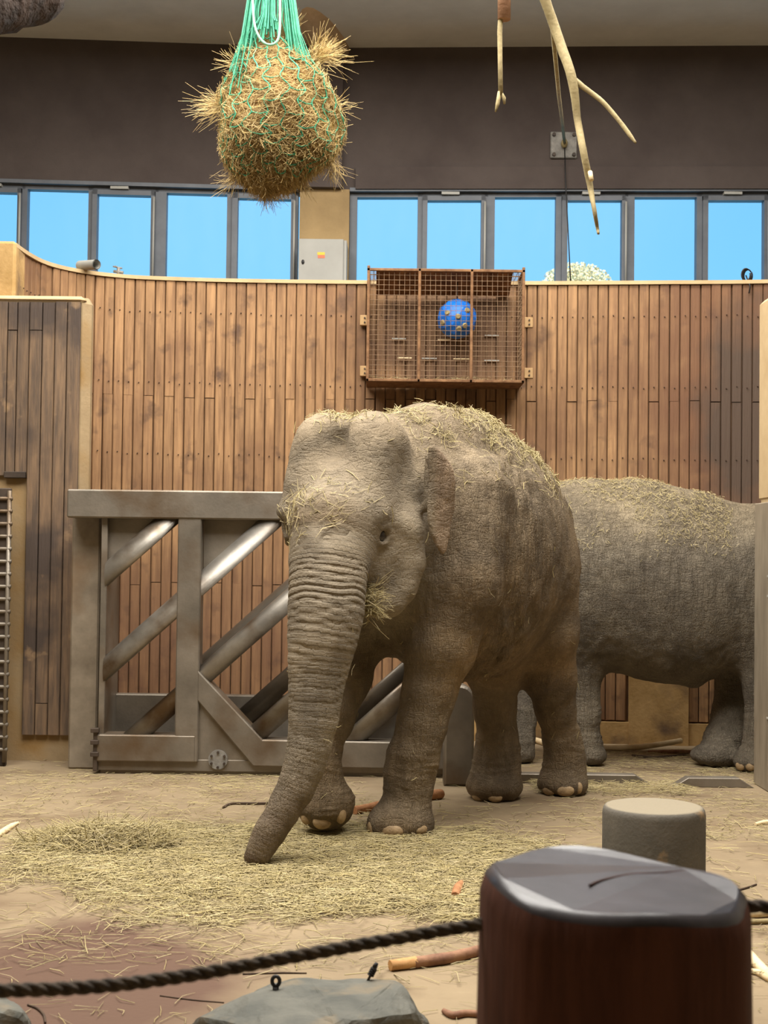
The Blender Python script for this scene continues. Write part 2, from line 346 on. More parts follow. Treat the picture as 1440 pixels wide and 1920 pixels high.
# windows: pairs of a fixed pane and an opening sash
units = [(-172, -62, -44, 31), (48, 163, 181, 282), (310, 424, 445, 545), (669, 783, 801, 902), (928, 1043, 1064, 1166), (1191, 1308, 1328, 1433), (1461, 1576, 1598, 1700)]
for i, (a, b, c, e) in enumerate(units):
    Xa, Xb, Xc, Xe = [wpt(q, 440).x for q in (a, b, c, e)]
    zf = wpt(b, 352 if i < 2 else (360 if i == 2 else 366)).z; zs = wpt(c, 359 if i < 2 else 371).z
    zf = min(zf, ZG - .06); zs = min(zs, ZG - .1)
    l = -.53 if i == 3 else wpt(units[i-1][3] + 13, 440).x if i else Xa - .09
    r = wpt(558, 440).x if i == 2 else wpt(e + 13, 440).x
    if i == 3: l = wpt(655, 440).x
    bm = NB()
    facet(bm, l, Xa, ZW0, ZG, .04, .14); facet(bm, Xb, (Xb+Xc)/2, ZW0, ZG, .04, .14); facet(bm, Xe + .035, r, ZW0, ZG, .04, .14)
    facet(bm, Xa, Xb, zf, ZG, .04, .14); facet(bm, Xb, r, zs + .045, ZG, .04, .14); facet(bm, l, r, ZG - .02, ZG + .015, -.03, .05)
    w = struct('window_%d' % (i+1), bm, m_frame)
    bm = NB(); s0 = (Xb+Xc)/2
    facet(bm, s0, Xc, ZW0, zs + .045, .0, .10); facet(bm, Xe, Xe + .035, ZW0, zs + .045, .0, .10); facet(bm, s0, Xe + .035, zs, zs + .045, .0, .10)
    sash = ob('sash', bm, m_frame, w)
    bm = NB(); facet(bm, Xa, Xb, ZW0, zf, .085, .095); ob('pane', bm, m_glass, w)
    bm = NB(); facet(bm, Xc, Xe, ZW0, zs, .05, .06); ob('pane', bm, m_glass, w)
    bm = NB(); q = wpt(e + 7, 400); tube(bm, [(q.x, q.y - .03, ZG - .12), (q.x, q.y - .03, 4.0)], .011, 8); ob('opener_rod', bm, m_gray, w)
    bm = NB(); q = wpt((c+e)/2, 360); box(bm, (q.x - .12, q.y - .03, zs + .05), (q.x + .05, q.y + .05, zs + .075)); ob('stay_arm', bm, m_gray, w)
# timber wall: concave line of planks
WL = [(-2.735, 10.34), (-2.73, 10.5), (-2.715, 10.69), (-2.676, 10.93), (-2.59, 11.13), (-2.44, 11.31), (-2.24, 11.44), (-1.98, 11.53),
      (-1.4, 11.6), (-.6, 11.62), (.2, 11.6), (1.2, 11.56), (2.2, 11.47), (3.1, 11.37), (4.3, 11.1)]
wl = spline(WL, 24); seg = np.linalg.norm(np.diff(wl, axis=0), axis=1); arc = np.concatenate([[0], np.cumsum(seg)])
def wpos(s): return np.array([np.interp(s, arc, wl[:, 0]), np.interp(s, arc, wl[:, 1])])
def wnrm(s):
    t = wpos(s + .02) - wpos(s - .02); t /= np.linalg.norm(t); return np.array([t[1], -t[0]])   # towards the camera
def s_at(X): return float(np.interp(X, wl[60:, 0], arc[60:]))
ZT = 3.72
bm = NB(); prev = None      # backing wall behind the planks
for s in np.arange(0, arc[-1], .12):
    p = wpos(s); n = wnrm(s); a = p - n*.03; b = p - n*.16
    cur = [bm.verts.new((a[0], a[1], 0)), bm.verts.new((a[0], a[1], ZT)), bm.verts.new((b[0], b[1], ZT)), bm.verts.new((b[0], b[1], 0))]
    if prev:
        for k in range(4): bm.faces.new((prev[k], cur[k], cur[(k+1) % 4], prev[(k+1) % 4]))
    prev = cur
bmesh.ops.recalc_face_normals(bm, faces=bm.faces)
wall_t = struct('wall_middle', bm, mk('backing_board', (112, 84, 60), (130, 100, 72), rough=.9, bump=0))
def plank_mesh(name, w, t, h, mat):
    bm = NB(); c = .006
    pts = [(-w/2, t), (-w/2, c), (-w/2 + c, 0), (w/2 - c, 0), (w/2, c), (w/2, t)]
    v0 = [bm.verts.new((p[0], p[1], 0)) for p in pts]; v1 = [bm.verts.new((p[0], p[1], h)) for p in pts]
    bm.faces.new(v0); bm.faces.new(v1[::-1])
    for i in range(6): bm.faces.new((v0[i], v0[(i+1) % 6], v1[(i+1) % 6], v1[i]))
    bmesh.ops.recalc_face_normals(bm, faces=bm.faces)
    return mesh_of(name, bm, mat)
PCH = {}
def plank_data(h, mat, w):
    k = (round(h, 3), mat.name, round(w, 3))
    if k not in PCH: PCH[k] = plank_mesh('plank', w, .035, h, mat)
    return PCH[k]
PW = .0823; s = .05; i = 0
nails = NB()
while s < arc[-1] - .05:
    p = wpos(s); n = wnrm(s); X = p[0]
    zb = .19 + (.0 if X < .2 else .0)
    if 1.98 < X < 2.46: zb = .62
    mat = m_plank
    cuts = [(zb, 2.77 + random.uniform(-.01, .01)), None] if i % 2 else [(zb, 1.25 + random.uniform(-.02, .02)), None]
    if X > 1.75 and i % 4 == 0: cuts = [(zb, 1.75), None]
    zc_ = cuts[0][1]
    for (z0, z1) in ((zb, zc_), (zc_ + .004, ZT)):
        mm = mat
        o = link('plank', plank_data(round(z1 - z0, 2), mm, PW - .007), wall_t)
        j = random.uniform(0, .010); o.location = (p[0] + n[0]*j, p[1] + n[1]*j, z0)
        o.rotation_euler = (0, random.uniform(-.0012, .0012), math.atan2(n[0], -n[1]))
    for zz in (3.46, 2.88, 2.3):
        q = p + n*.012; bmesh.ops.create_cone(nails, cap_ends=True, segments=6, radius1=.006, radius2=.004, depth=.01,
            matrix=Matrix.Translation((q[0], q[1], zz + random.uniform(-.01, .01))) @ Matrix.Rotation(math.pi/2, 4, 'X'))
    s += PW; i += 1
tag(ob('nail_heads', nails, m_nailhead, wall_t), kind='stuff')
# cap and skirting along the timber wall
def along(s0, s1, z0, z1, f0, f1, step=.1):
    bm = NB(); prev = None; ss = np.append(np.arange(s0, s1, step), s1)
    for s in ss:
        p = wpos(s); n = wnrm(s); a = p + n*f1; b = p + n*f0
        cur = [bm.verts.new((a[0], a[1], z0)), bm.verts.new((a[0], a[1], z1)), bm.verts.new((b[0], b[1], z1)), bm.verts.new((b[0], b[1], z0))]
        if prev is not None:
            for k in range(4): bm.faces.new((prev[k], cur[k], cur[(k+1) % 4], prev[(k+1) % 4]))
        else: bm.faces.new(cur)
        prev = cur
    bm.faces.new(prev[::-1]); bmesh.ops.recalc_face_normals(bm, faces=bm.faces); return bm
struct('trim_2', along(.0, arc[-1] - .1, ZT, ZT + .03, -.16, .02), m_cap)
struct('baseboard_back', along(.3, arc[-1] - .1, 0, .175, -.05, .03), m_ochre)
struct('trim_3', along(s_at(1.99), s_at(2.46), 0, .60, -.04, .05), m_ochre)
bm = NB(); box(bm, (-3.1, 10.315, 0), (-2.715, 10.6, ZT + .04), .02); struct('trim_4', bm, m_ochre)

# left timber pier
DL = 10.15
def LX(x, y=1000, d=DL): return P(x, y, d).x
def LZ(y, x=80, d=DL): return P(x, y, d).z
zt = LZ(566)
bm = NB(); x0 = LX(-60); x1 = LX(150); yb = DL + .16
pts = [(x0, DL+.04), (x1 - .02, DL+.04), (x1 + .035, DL + .10), (x1 + .035, yb), (x0, yb)]
va = [bm.verts.new((p[0], p[1], 0)) for p in pts]; vb = [bm.verts.new((p[0], p[1], zt)) for p in pts]
for k in range(5): bm.faces.new((va[k], va[(k+1) % 5], vb[(k+1) % 5], vb[k]))
vc = [bm.verts.new((p[0] - (.03 if k in (1, 2, 3) else 0), p[1] + (.05 if k < 2 else .02), zt + .05)) for k, p in enumerate(pts)]
for k in range(5): bm.faces.new((vb[k], vb[(k+1) % 5], vc[(k+1) % 5], vc[k]))
bm.faces.new(vc); bmesh.ops.recalc_face_normals(bm, faces=bm.faces)
pier = struct('wall_side', bm, mk('pier_concrete', (142, 121, 90), (162, 140, 106), scale=4, rough=.85, bump=.25, bscale=40,
             spots=[((138, 108, 64), 2.0, .5, .66)]))
edges = [-54, -30, -18, 6, 24, 47, 71, 95, 118, 143]
for k in range(len(edges)-1):
    w = px(edges[k+1] - edges[k], DL) - .005; Xc = (LX(edges[k]) + LX(edges[k+1]))/2
    zlow = LZ(892) if edges[k] < 40 else LZ(1378)
    zj = {3: LZ(620), 5: LZ(620), 1: LZ(620), 4: LZ(1320), 6: LZ(1320)}.get(k)
    segs = [(zlow, zt)] if zj is None or zj < zlow + .05 else [(zlow, zj), (zj + .006, zt)]
    for (a, b) in segs:
        o = link('plank', plank_data(round(b - a, 2), m_plankg, w), pier); o.location = (Xc, DL + .005 + random.uniform(-.006, .006), a)
bm = NB(); box(bm, (LX(-60), DL + .012, LZ(553)), (LX(150), DL + .15, LZ(567)), .03)
struct('trim_5', bm, m_cap)
bm = NB(); box(bm, (LX(6), DL - .02, LZ(897)), (LX(46), DL + .05, LZ(885)), .004); ob('lintel_bar', bm, m_dsteel, pier)

# right portal pier
DR = 9.25
bm = NB(); XRP = P(1421, 900, DR + .3).x; box(bm, (XRP + .01, DR, 0), (XRP + .6, DR + .28, P(1430, 565, DR).z), .03)
pier_r = struct('wall_end', bm, mk('pale_pier', (168, 148, 112), (190, 168, 130), scale=3, stretch=(6, 6, .8), rough=.8, bump=.2))
bm = NB(); box(bm, (XRP, DR - .02, P(1430, 940, DR).z), (XRP + .61, DR + .3, P(1430, 550, DR).z), .03)
ob('timber_casing', bm, m_cap, pier_r)
bm = NB(); xr = XRP - .02
box(bm, (xr, DR - .05, 0), (xr + .04, DR + .30, P(1430, 941, DR).z), .006); ob('edge_guard', bm, mk('worn_edge_steel', (128, 117, 100), (154, 142, 123), scale=3, stretch=(3, 3, .7), rough=.5, bump=.05, metal=.2), pier_r); bm = NB(); box(bm, (xr + .04, DR - .03, 0), (xr + .62, DR, P(1430, 941, DR).z), .006)
ob('steel_guard', bm, m_steel, pier_r)
for yy in (1080, 1117, 1345):
    bm = NB(); z = P(1424, yy, DR).z; box(bm, (xr - .006, DR - .056, z - .006), (xr + .05, DR - .03, z + .006)); ob('weld_strip', bm, m_gray, pier_r)

# ================================================================== ELEPHANTS (one continuous skin from a blended distance field)
def V3(v): return np.array([v[0], v[1], v[2]], np.float32)
class Field:
    def __init__(s, lo, hi, h):
        s.lo = np.array(lo, np.float32); s.h = h
        s.n = np.ceil((np.array(hi) - np.array(lo)) / h).astype(int) + 1
        s.f = np.full(s.n, 5.0, np.float32)
        s.ax = [s.lo[i] + np.arange(s.n[i], dtype=np.float32) * h for i in range(3)]
    def sub(s, lo, hi):
        a = np.clip(((np.array(lo) - s.lo) / s.h).astype(int), 0, s.n); b = np.clip(((np.array(hi) - s.lo) / s.h).astype(int) + 2, 0, s.n)
        sl = tuple(slice(a[i], b[i]) for i in range(3))
        g = [s.ax[i][sl[i]].reshape([-1 if j == i else 1 for j in range(3)]) for i in range(3)]
        return sl, g
    def mix(s, sl, d, k, op):
        a = s.f[sl]
        if op == 'sub':
            h = np.maximum(k - np.abs(-a - d), 0) / k; r = np.minimum(-a, d) - h*h*k*.25; s.f[sl] = -r
            # smooth subtraction
        else:
            h = np.maximum(k - np.abs(a - d), 0) / k; s.f[sl] = np.minimum(a, d) - h*h*k*.25
    def cone(s, a, b, ra, rb, k=.08, op='add'):
        a = V3(a); b = V3(b); m = max(ra, rb) + k + .06
        sl, g = s.sub(np.minimum(a, b) - m, np.maximum(a, b) + m)
        if 0 in s.f[sl].shape: return
        ba = b - a; L2 = float(ba @ ba) + 1e-9
        q = [g[i] - a[i] for i in range(3)]
        t = np.clip((q[0]*ba[0] + q[1]*ba[1] + q[2]*ba[2]) / L2, 0, 1)
        d = np.sqrt((q[0]-t*ba[0])**2 + (q[1]-t*ba[1])**2 + (q[2]-t*ba[2])**2) - (ra + t*(rb - ra))
        s.mix(sl, d, k, op)
    def chain(s, pts, k=.08, k0=None, op='add'):
        for i in range(len(pts)-1):
            s.cone(pts[i][0], pts[i+1][0], pts[i][1], pts[i+1][1], (k0 if (k0 and i == 0) else k), op)
    def ell(s, c, r, axes=None, k=.1, op='add'):
        c = V3(c); r = np.array(r, np.float32); m = float(r.max()) + k + .06
        sl, g = s.sub(c - m, c + m)
        if 0 in s.f[sl].shape: return
        q = [g[i] - c[i] for i in range(3)]
        if axes is None: axes = np.eye(3)
        A = [V3(v) for v in axes]
        u = [q[0]*A[j][0] + q[1]*A[j][1] + q[2]*A[j][2] for j in range(3)]
        k0 = np.sqrt(sum((u[j]/r[j])**2 for j in range(3))); k1 = np.sqrt(sum((u[j]/(r[j]*r[j]))**2 for j in range(3)))
        d = k0*(k0 - 1)/np.maximum(k1, 1e-6)
        s.mix(sl, d, k, op)
    def plate(s, o, ex, ey, poly, thick, curl, k=.03):
        """flap: polygon in the plane (ex, ey) through o with thickness; curl bends it along the normal"""
        o = V3(o); ex = V3(ex); ey = V3(ey); en = np.cross(ex, ey); poly = np.array(poly, np.float32)
        R = float(np.abs(poly).max()) + .15
        sl, g = s.sub(o - R, o + R)
        q = [g[i] - o[i] for i in range(3)]
        u = q[0]*ex[0] + q[1]*ex[1] + q[2]*ex[2]; v = q[0]*ey[0] + q[1]*ey[1] + q[2]*ey[2]; w = q[0]*en[0] + q[1]*en[1] + q[2]*en[2]
        w = w - curl(u, v)
        best = np.full(u.shape, 9.0, np.float32); ins = np.zeros(u.shape, bool); n = len(poly)
        for i in range(n):
            a = poly[i]; b = poly[(i+1) % n]; e = b - a
            t = np.clip(((u-a[0])*e[0] + (v-a[1])*e[1]) / float(e @ e), 0, 1)
            best = np.minimum(best, (u-a[0]-t*e[0])**2 + (v-a[1]-t*e[1])**2)
            c1 = (a[1] <= v) != (b[1] <= v)
            xi = a[0] + (v - a[1]) * e[0] / (e[1] if abs(e[1]) > 1e-6 else 1e-6)
            ins ^= c1 & (u < xi)
        d2 = np.where(ins, -np.sqrt(best), np.sqrt(best)) + thick
        dz = np.abs(w)
        d = np.sqrt(np.maximum(d2, 0)**2 + dz**2) + np.minimum(d2, 0)*0 - thick
        s.mix(sl, d, k, 'add')
    def first(s, x, y, d0, d1):
        """first point inside the skin along a pixel's ray"""
        for d in np.arange(d0, d1, .004):
            p = P(x, y, d); i = tuple(int(round((p[k] - s.lo[k])/s.h)) for k in range(3))
            if s.f[i] < 0: return p
        return P(x, y, d0)
    def floor_cut(s, z=0.0):
        s.f = np.maximum(s.f, (z - s.ax[2]).reshape(1, 1, -1).astype(np.float32))
    def surface(s):
        f = s.f; neg = f < 0
        c = [neg[i:f.shape[0]-1+i, j:f.shape[1]-1+j, k:f.shape[2]-1+k] for i in (0, 1) for j in (0, 1) for k in (0, 1)]
        cnt = sum(x.astype(np.int8) for x in c); act = (cnt > 0) & (cnt < 8)
        idx = np.argwhere(act); lut = np.full(act.shape, -1, np.int32); lut[act] = np.arange(len(idx))
        pos = np.zeros((len(idx), 3), np.float32); num = np.zeros(len(idx), np.float32)
        cs = [(i, j, k) for i in (0, 1) for j in (0, 1) for k in (0, 1)]
        for a in cs:
            for ax in range(3):
                if a[ax]: continue
                b = list(a); b[ax] = 1
                va = f[idx[:, 0]+a[0], idx[:, 1]+a[1], idx[:, 2]+a[2]]; vb = f[idx[:, 0]+b[0], idx[:, 1]+b[1], idx[:, 2]+b[2]]
                m = (va < 0) != (vb < 0); t = np.where(m, va/(va - vb + (~m)), 0)
                p = np.tile(np.array(a, np.float32), (len(idx), 1)); p[:, ax] += t
                pos += p*m[:, None]; num += m
        V = (idx + pos/num[:, None]) * s.h + s.lo
        Q = []
        for ax in range(3):
            o1, o2 = [(1, 2), (2, 0), (0, 1)][ax]
            sa = [slice(None)]*3; sb = [slice(None)]*3; sa[ax] = slice(0, -1); sb[ax] = slice(1, None)
            A = neg[tuple(sa)]; B = neg[tuple(sb)]
            e = np.argwhere(A != B); flip = A[tuple(e.T)]
            ok = (e[:, o1] > 0) & (e[:, o2] > 0) & (e[:, o1] < f.shape[o1]-1) & (e[:, o2] < f.shape[o2]-1)
            e = e[ok]; flip = flip[ok]
            def cell(d1, d2):
                q = e.copy(); q[:, o1] -= d1; q[:, o2] -= d2; return lut[q[:, 0], q[:, 1], q[:, 2]]
            q = np.stack([cell(1, 1), cell(0, 1), cell(0, 0), cell(1, 0)], 1)
            q[~flip] = q[~flip][:, ::-1]; Q.append(q)
        return V, np.concatenate(Q)
def vnoise(p, seed=0):
    """value noise, vectorised, -1..1"""
    p = np.asarray(p, np.float64); i = np.floor(p).astype(np.int64); f = p - i; f = f*f*(3 - 2*f); out = 0
    for a in (0, 1):
        for b in (0, 1):
            for c in (0, 1):
                h = (i[:, 0]+a)*73856093 ^ (i[:, 1]+b)*19349663 ^ (i[:, 2]+c)*83492791 ^ (seed*2654435761)
                h = (h ^ (h >> 13)) * 1274126177 & 0x7fffffff; h = (h ^ (h >> 16)) & 0xffff
                w = (f[:, 0] if a else 1-f[:, 0])*(f[:, 1] if b else 1-f[:, 1])*(f[:, 2] if c else 1-f[:, 2])
                out = out + w*(h/32767.5 - 1)
    return out
def to_mesh(name, V, Q, subdiv):
    me = fast_mesh(name, V, Q, None, None, True)
    o = bpy.data.objects.new('tmp', me); COL.objects.link(o)
    sm = o.modifiers.new('s', 'SMOOTH'); sm.factor = .5; sm.iterations = 4
    if subdiv:
        su = o.modifiers.new('u', 'SUBSURF'); su.levels = 1; su.render_levels = 1
    dg = bpy.context.evaluated_depsgraph_get(); m2 = bpy.data.meshes.new_from_object(o.evaluated_get(dg))
    bpy.data.objects.remove(o); m2.name = name; return m2
def mesh_arrays(me):
    n = len(me.vertices); v = np.zeros(n*3, np.float32); me.vertices.foreach_get('co', v)
    nn = np.zeros(n*3, np.float32); me.vertices.foreach_get('normal', nn); return v.reshape(-1, 3), nn.reshape(-1, 3)
def chain_coord(V, pts):
    """arc length along a chain, and distance over radius"""
    best = np.full(len(V), 9e9); sc = np.zeros(len(V)); s0 = 0.0
    for i in range(len(pts)-1):
        a = V3(pts[i][0]); b = V3(pts[i+1][0]); ba = b - a; L = np.linalg.norm(ba)
        t = np.clip(((V - a) @ ba)/(L*L), 0, 1); d = np.linalg.norm(V - a - t[:, None]*ba, axis=1)/(pts[i][1] + t*(pts[i+1][1]-pts[i][1]))
        m = d < best; best[m] = d[m]; sc[m] = s0 + t[m]*L; s0 += L
    return sc, best
def skin_mat(name, c1, c2, rotz, wr=1.0):
    m = mk(name, c1, c2, scale=3.2, rough=.78, bump=0, attr='Col', coord='Object', spec=.3)
    t = m.node_tree; N = t.nodes; L = t.links; b = N['Principled BSDF']
    co = N.new('ShaderNodeTexCoord')
    def nz(scale, st, det=6, dist=0.0):
        mp = N.new('ShaderNodeMapping'); mp.inputs['Scale'].default_value = st; mp.inputs['Rotation'].default_value = (0, 0, rotz)
        n = N.new('ShaderNodeTexNoise'); n.inputs['Scale'].default_value = scale; n.inputs['Detail'].default_value = det
        n.inputs['Distortion'].default_value = dist
        L.new(co.outputs['Object'], mp.inputs[0]); L.new(mp.outputs[0], n.inputs['Vector']); return n.outputs['Fac']
    def vor(scale, st):
        mp = N.new('ShaderNodeMapping'); mp.inputs['Scale'].default_value = st; mp.inputs['Rotation'].default_value = (0, 0, rotz)
        n0 = N.new('ShaderNodeTexNoise'); n0.inputs['Scale'].default_value = 14; va = N.new('ShaderNodeMixRGB'); va.inputs[0].default_value = .04
        n = N.new('ShaderNodeTexVoronoi'); n.feature = 'DISTANCE_TO_EDGE'; n.inputs['Scale'].default_value = scale
        L.new(co.outputs['Object'], n0.inputs['Vector']); L.new(co.outputs['Object'], va.inputs[1]); L.new(n0.outputs['Color'], va.inputs[2])
        L.new(va.outputs[0], mp.inputs[0]); L.new(mp.outputs[0], n.inputs['Vector'])
        r = N.new('ShaderNodeMapRange'); r.inputs['From Max'].default_value = .12; L.new(n.outputs['Distance'], r.inputs[0]); return r.outputs[0]
    def math_(op, a, b_):
        q = N.new('ShaderNodeMath'); q.operation = op
        if op == 'MULTIPLY_ADD': q.inputs[2].default_value = .10
        for i, x in enumerate((a, b_)):
            if isinstance(x, (int, float)): q.inputs[i].default_value = x
            else: L.new(x, q.inputs[i])
        return q.outputs[0]
    def ridge(scale, st):      # thin creases where the noise crosses its middle
        n = nz(scale, st, 5, .8); a_ = math_('ABSOLUTE', math_('SUBTRACT', n, .5), 0)
        r = N.new('ShaderNodeMapRange'); r.inputs['From Max'].default_value = .05; L.new(a_, r.inputs[0]); return math_('MULTIPLY', r.outputs[0], .35)
    def at(n):
        a = N.new('ShaderNodeAttribute'); a.attribute_name = n; return a.outputs['Fac']
    ring = math_('ABSOLUTE', math_('SINE', math_('MULTIPLY', at('tc'), math.pi), 0), 0)
    ring2 = math_('ABSOLUTE', math_('SINE', math_('MULTIPLY', at('tc'), math.pi*2.7), 0), 0)
    ring = math_('ADD', math_('POWER', ring, .5), math_('MULTIPLY', ring2, .14))
    ring = math_('MULTIPLY', ring, math_('MULTIPLY', at('trunk'), .9))
    fold = math_('MULTIPLY', nz(20, (1, 1, .2), 6, .5), math_('MULTIPLY', at('fold'), 2.6))     # long folds hanging down the flank
    crk = math_('MULTIPLY', math_('ADD', math_('MULTIPLY', vor(70, (1, 1, .30)), math_('MULTIPLY_ADD', at('fold'), .25)), math_('ADD', math_('MULTIPLY', ridge(30, (1, 1, .09)), math_('MULTIPLY_ADD', at('fold'), 1.9)), math_('MULTIPLY', ridge(26, (.30, .30, 1.1)), .75))), math_('ADD', math_('MULTIPLY', at('trunk'), -.8), 1.0))
    fine = math_('MULTIPLY', nz(120, (1, 1, .5), 4), .35)
    h = math_('ADD', math_('ADD', ring, fold), math_('ADD', crk, fine))
    bp = N.new('ShaderNodeBump'); bp.inputs['Strength'].default_value = .85*wr; bp.inputs['Distance'].default_value = .014
    L.new(h, bp.inputs['Height']); L.new(bp.outputs[0], b.inputs['Normal'])
    return m
def frame_of(f, l):
    f = Vector(f).normalized(); l = Vector(l); l = (l - f*l.dot(f)).normalized(); u = f.cross(l)
    return (f, l, u if u.z > 0 else -u)
def head_prims(Fd, M, ax, jaw):
    f, l, u = ax
    hp = lambda a, b, c: M + f*a + l*b + u*c
    def e(a, b, c, r, k=.1, op='add'): Fd.ell(hp(a, b, c), r, ax, k, op)
    e(-.34, 0, .14, (.33, .29, .40), .1)                       # cranium
    for s in (1, -1):
        e(-.25, .140*s, .43, (.23, .165, .185), .10)           # twin domes
        e(-.12, .19*s, .20, (.16, .12, .24), .09)              # forehead sides
        e(.0, .235*s, .115, (.085, .07, .05), .06)             # brow
        e(-.27, .24*s, -.08, (.18, .09, .20), .09)             # cheek arch
        Fd.cone(hp(-.05, .235*s, .085), hp(-.22, .30*s, .0), .042, .045, .05)
        Fd.chain([(hp(p[0], p[1]*s, p[2]), r) for (p, r) in jaw], .05, .09)
        e(-.15, .15*s, -.17, (.20, .135, .22), .08)             # cheek
        e(-.16, .36*s, .28, (.13, .05, .11), .09, 'sub')     # temple hollow
    e(-.02, 0, .12, (.12, .23, .23), .12)                      # forehead plate
    e(.03, 0, -.06, (.15, .19, .20), .10)                      # trunk root
    e(-.04, 0, .47, (.12, .05, .07), .09, 'sub')              # dip between the domes
    Fd.chain([(hp(-.24, 0, -.34), .13), (hp(-.06, 0, -.42), .075)], .07)   # lower jaw and lip
    return hp
def eye_prims(Fd, hp, eye):
    a, b, c = eye
    for s in (1, -1):
        q = lambda da, db, dc: hp(a + da, (b + db)*s, c + dc)
        Fd.ell(q(-.004, .014, -.006), (.062, .040, .058), None, .035, 'sub')
        Fd.chain([(q(.055, -.014, -.004), .013), (q(.016, .008, .040), .018), (q(-.03, .014, .038), .017), (q(-.07, .008, -.006), .013)], .02)
        Fd.chain([(q(.055, -.016, -.010), .012), (q(.012, .000, -.046), .014), (q(-.03, .004, -.046), .014), (q(-.07, .006, -.010), .012)], .02)

# ---------- elephant walking at the front
M1 = P(624, 1000, 7.30)
f1 = Vector((-.40, -.90, -.13)); l1 = Vector((.914, -.406, 0))
ua = Vector((.625, .78, 0)); la = Vector((.78, -.625, 0)); up = Vector((0, 0, 1))
TO = Vector((.16, 8.0, 0))
def tb(t, lat, z): return TO + ua*t + la*lat + up*z
def pc(rows): return [(P(x, y, d), px(r, d)) for (x, y, d, r) in rows]
E1 = Field((-1.05, 6.6, -.03), (1.6, 9.75, 2.5), .0145)
bax = (ua, la, up)
E1.ell(tb(.50, 0, 1.51), (.82, .51, .75), bax)
E1.ell(tb(-.02, 0, 1.60), (.40, .41, .60), bax, .15)
E1.ell(tb(1.0, -.03, 1.46), (.50, .36, .60), bax, .15)
E1.ell(tb(1.26, -.03, 1.38), (.30, .31, .52), bax, .12)
E1.chain([(tb(-.35, 0, 2.02), .22), (tb(.1, 0, 2.13), .2), (tb(.45, 0, 2.12), .2), (tb(1.0, 0, 1.93), .18), (tb(1.45, 0, 1.75), .13)], .15)
E1.chain([(M1 + Vector((.20, .42, .22)), .32), (tb(-.1, 0, 1.74), .42)], .12)           # neck
E1.chain([(M1 + Vector((.22, .50, -.12)), .20), (tb(-.05, 0, 1.32), .30)], .12)
hax1 = frame_of(f1, l1)
def to_loc(p): q = p - M1; return (q.dot(hax1[0]), q.dot(hax1[1]), q.dot(hax1[2]))
JAW = [(to_loc(P(x, y, d)), px(r, d)) for (x, y, d, r) in ((758, 1000, 7.44, 36), (764, 1055, 7.44, 30), (750, 1100, 7.42, 30), (728, 1128, 7.38, 27), (705, 1140, 7.33, 22))]
hp1 = head_prims(E1, M1, hax1, JAW)
TR = pc([(624, 985, 7.16, 78), (617, 1050, 7.10, 70), (614, 1100, 7.06, 68), (611, 1150, 7.03, 67), (604, 1200, 7.01, 61), (597, 1250, 7.0, 53),
         (592, 1300, 6.98, 46), (588, 1350, 6.96, 41.5), (580, 1400, 6.94, 37), (568, 1440, 6.92, 34), (553, 1480, 6.90, 31.5), (531, 1520, 6.88, 29),
         (508, 1555, 6.86, 26.5), (489, 1590, 6.85, 23), (478, 1612, 6.84, 19)])
E1.chain(TR, .05, .12)
E1.cone(P(479, 1608, 6.84), P(493, 1612, 6.83), px(15, 6.8), px(11, 6.8), .02)   # finger
E1.cone(P(468, 1606, 6.86), P(462, 1620, 6.86), px(11, 6.8), px(5, 6.8), .02)
EYE = to_loc(E1.first(716, 1003, 6.9, 7.6)); eye_prims(E1, hp1, EYE)
# legs
LF = pc([(885, 930, 7.96, 80), (856, 1090, 7.82, 84), (824, 1215, 7.79, 66), (803, 1300, 7.78, 49), (790, 1360, 7.77, 45), (775, 1420, 7.77, 46),
         (768, 1460, 7.77, 44), (766, 1492, 7.77, 41), (758, 1530, 7.75, 47)])
E1.chain(LF, .05, .07)
E1.ell(P(750, 1543, 7.74), (px(64, 7.74), px(66, 7.74), px(44, 7.74)), None, .05)
RF = pc([(690, 1060, 8.05, 75), (672, 1190, 7.98, 52), (652, 1270, 7.90, 42), (622, 1350, 7.76, 38), (598, 1420, 7.66, 36), (603, 1455, 7.63, 36), (612, 1500, 7.62, 46)])
E1.chain(RF, .06, .16)
E1.ell(P(610, 1510, 7.61), (px(53, 7.6), px(56, 7.6), px(46, 7.6)), None, .04)
LH = pc([(1004, 1070, 8.70, 74), (1024, 1180, 8.80, 60), (1032, 1270, 8.92, 47), (1042, 1330, 9.0, 35), (1055, 1390, 9.07, 33), (1059, 1430, 9.09, 36), (1056, 1462, 9.08, 42)])
E1.chain(LH, .06, .09)
E1.ell(P(1055, 1470, 9.06), (px(46, 9.06), px(50, 9.06), px(26, 9.06)), None, .05)
RH = pc([(945, 1150, 8.75, 60), (925, 1260, 8.80, 44), (928, 1330, 8.85, 37), (933, 1390, 8.88, 36), (932, 1430, 8.88, 40), (928, 1465, 8.86, 46)])
E1.chain(RH, .07, .2)
E1.ell(P(927, 1475, 8.84), (px(52, 8.84), px(56, 8.84), px(30, 8.84)), None, .05)
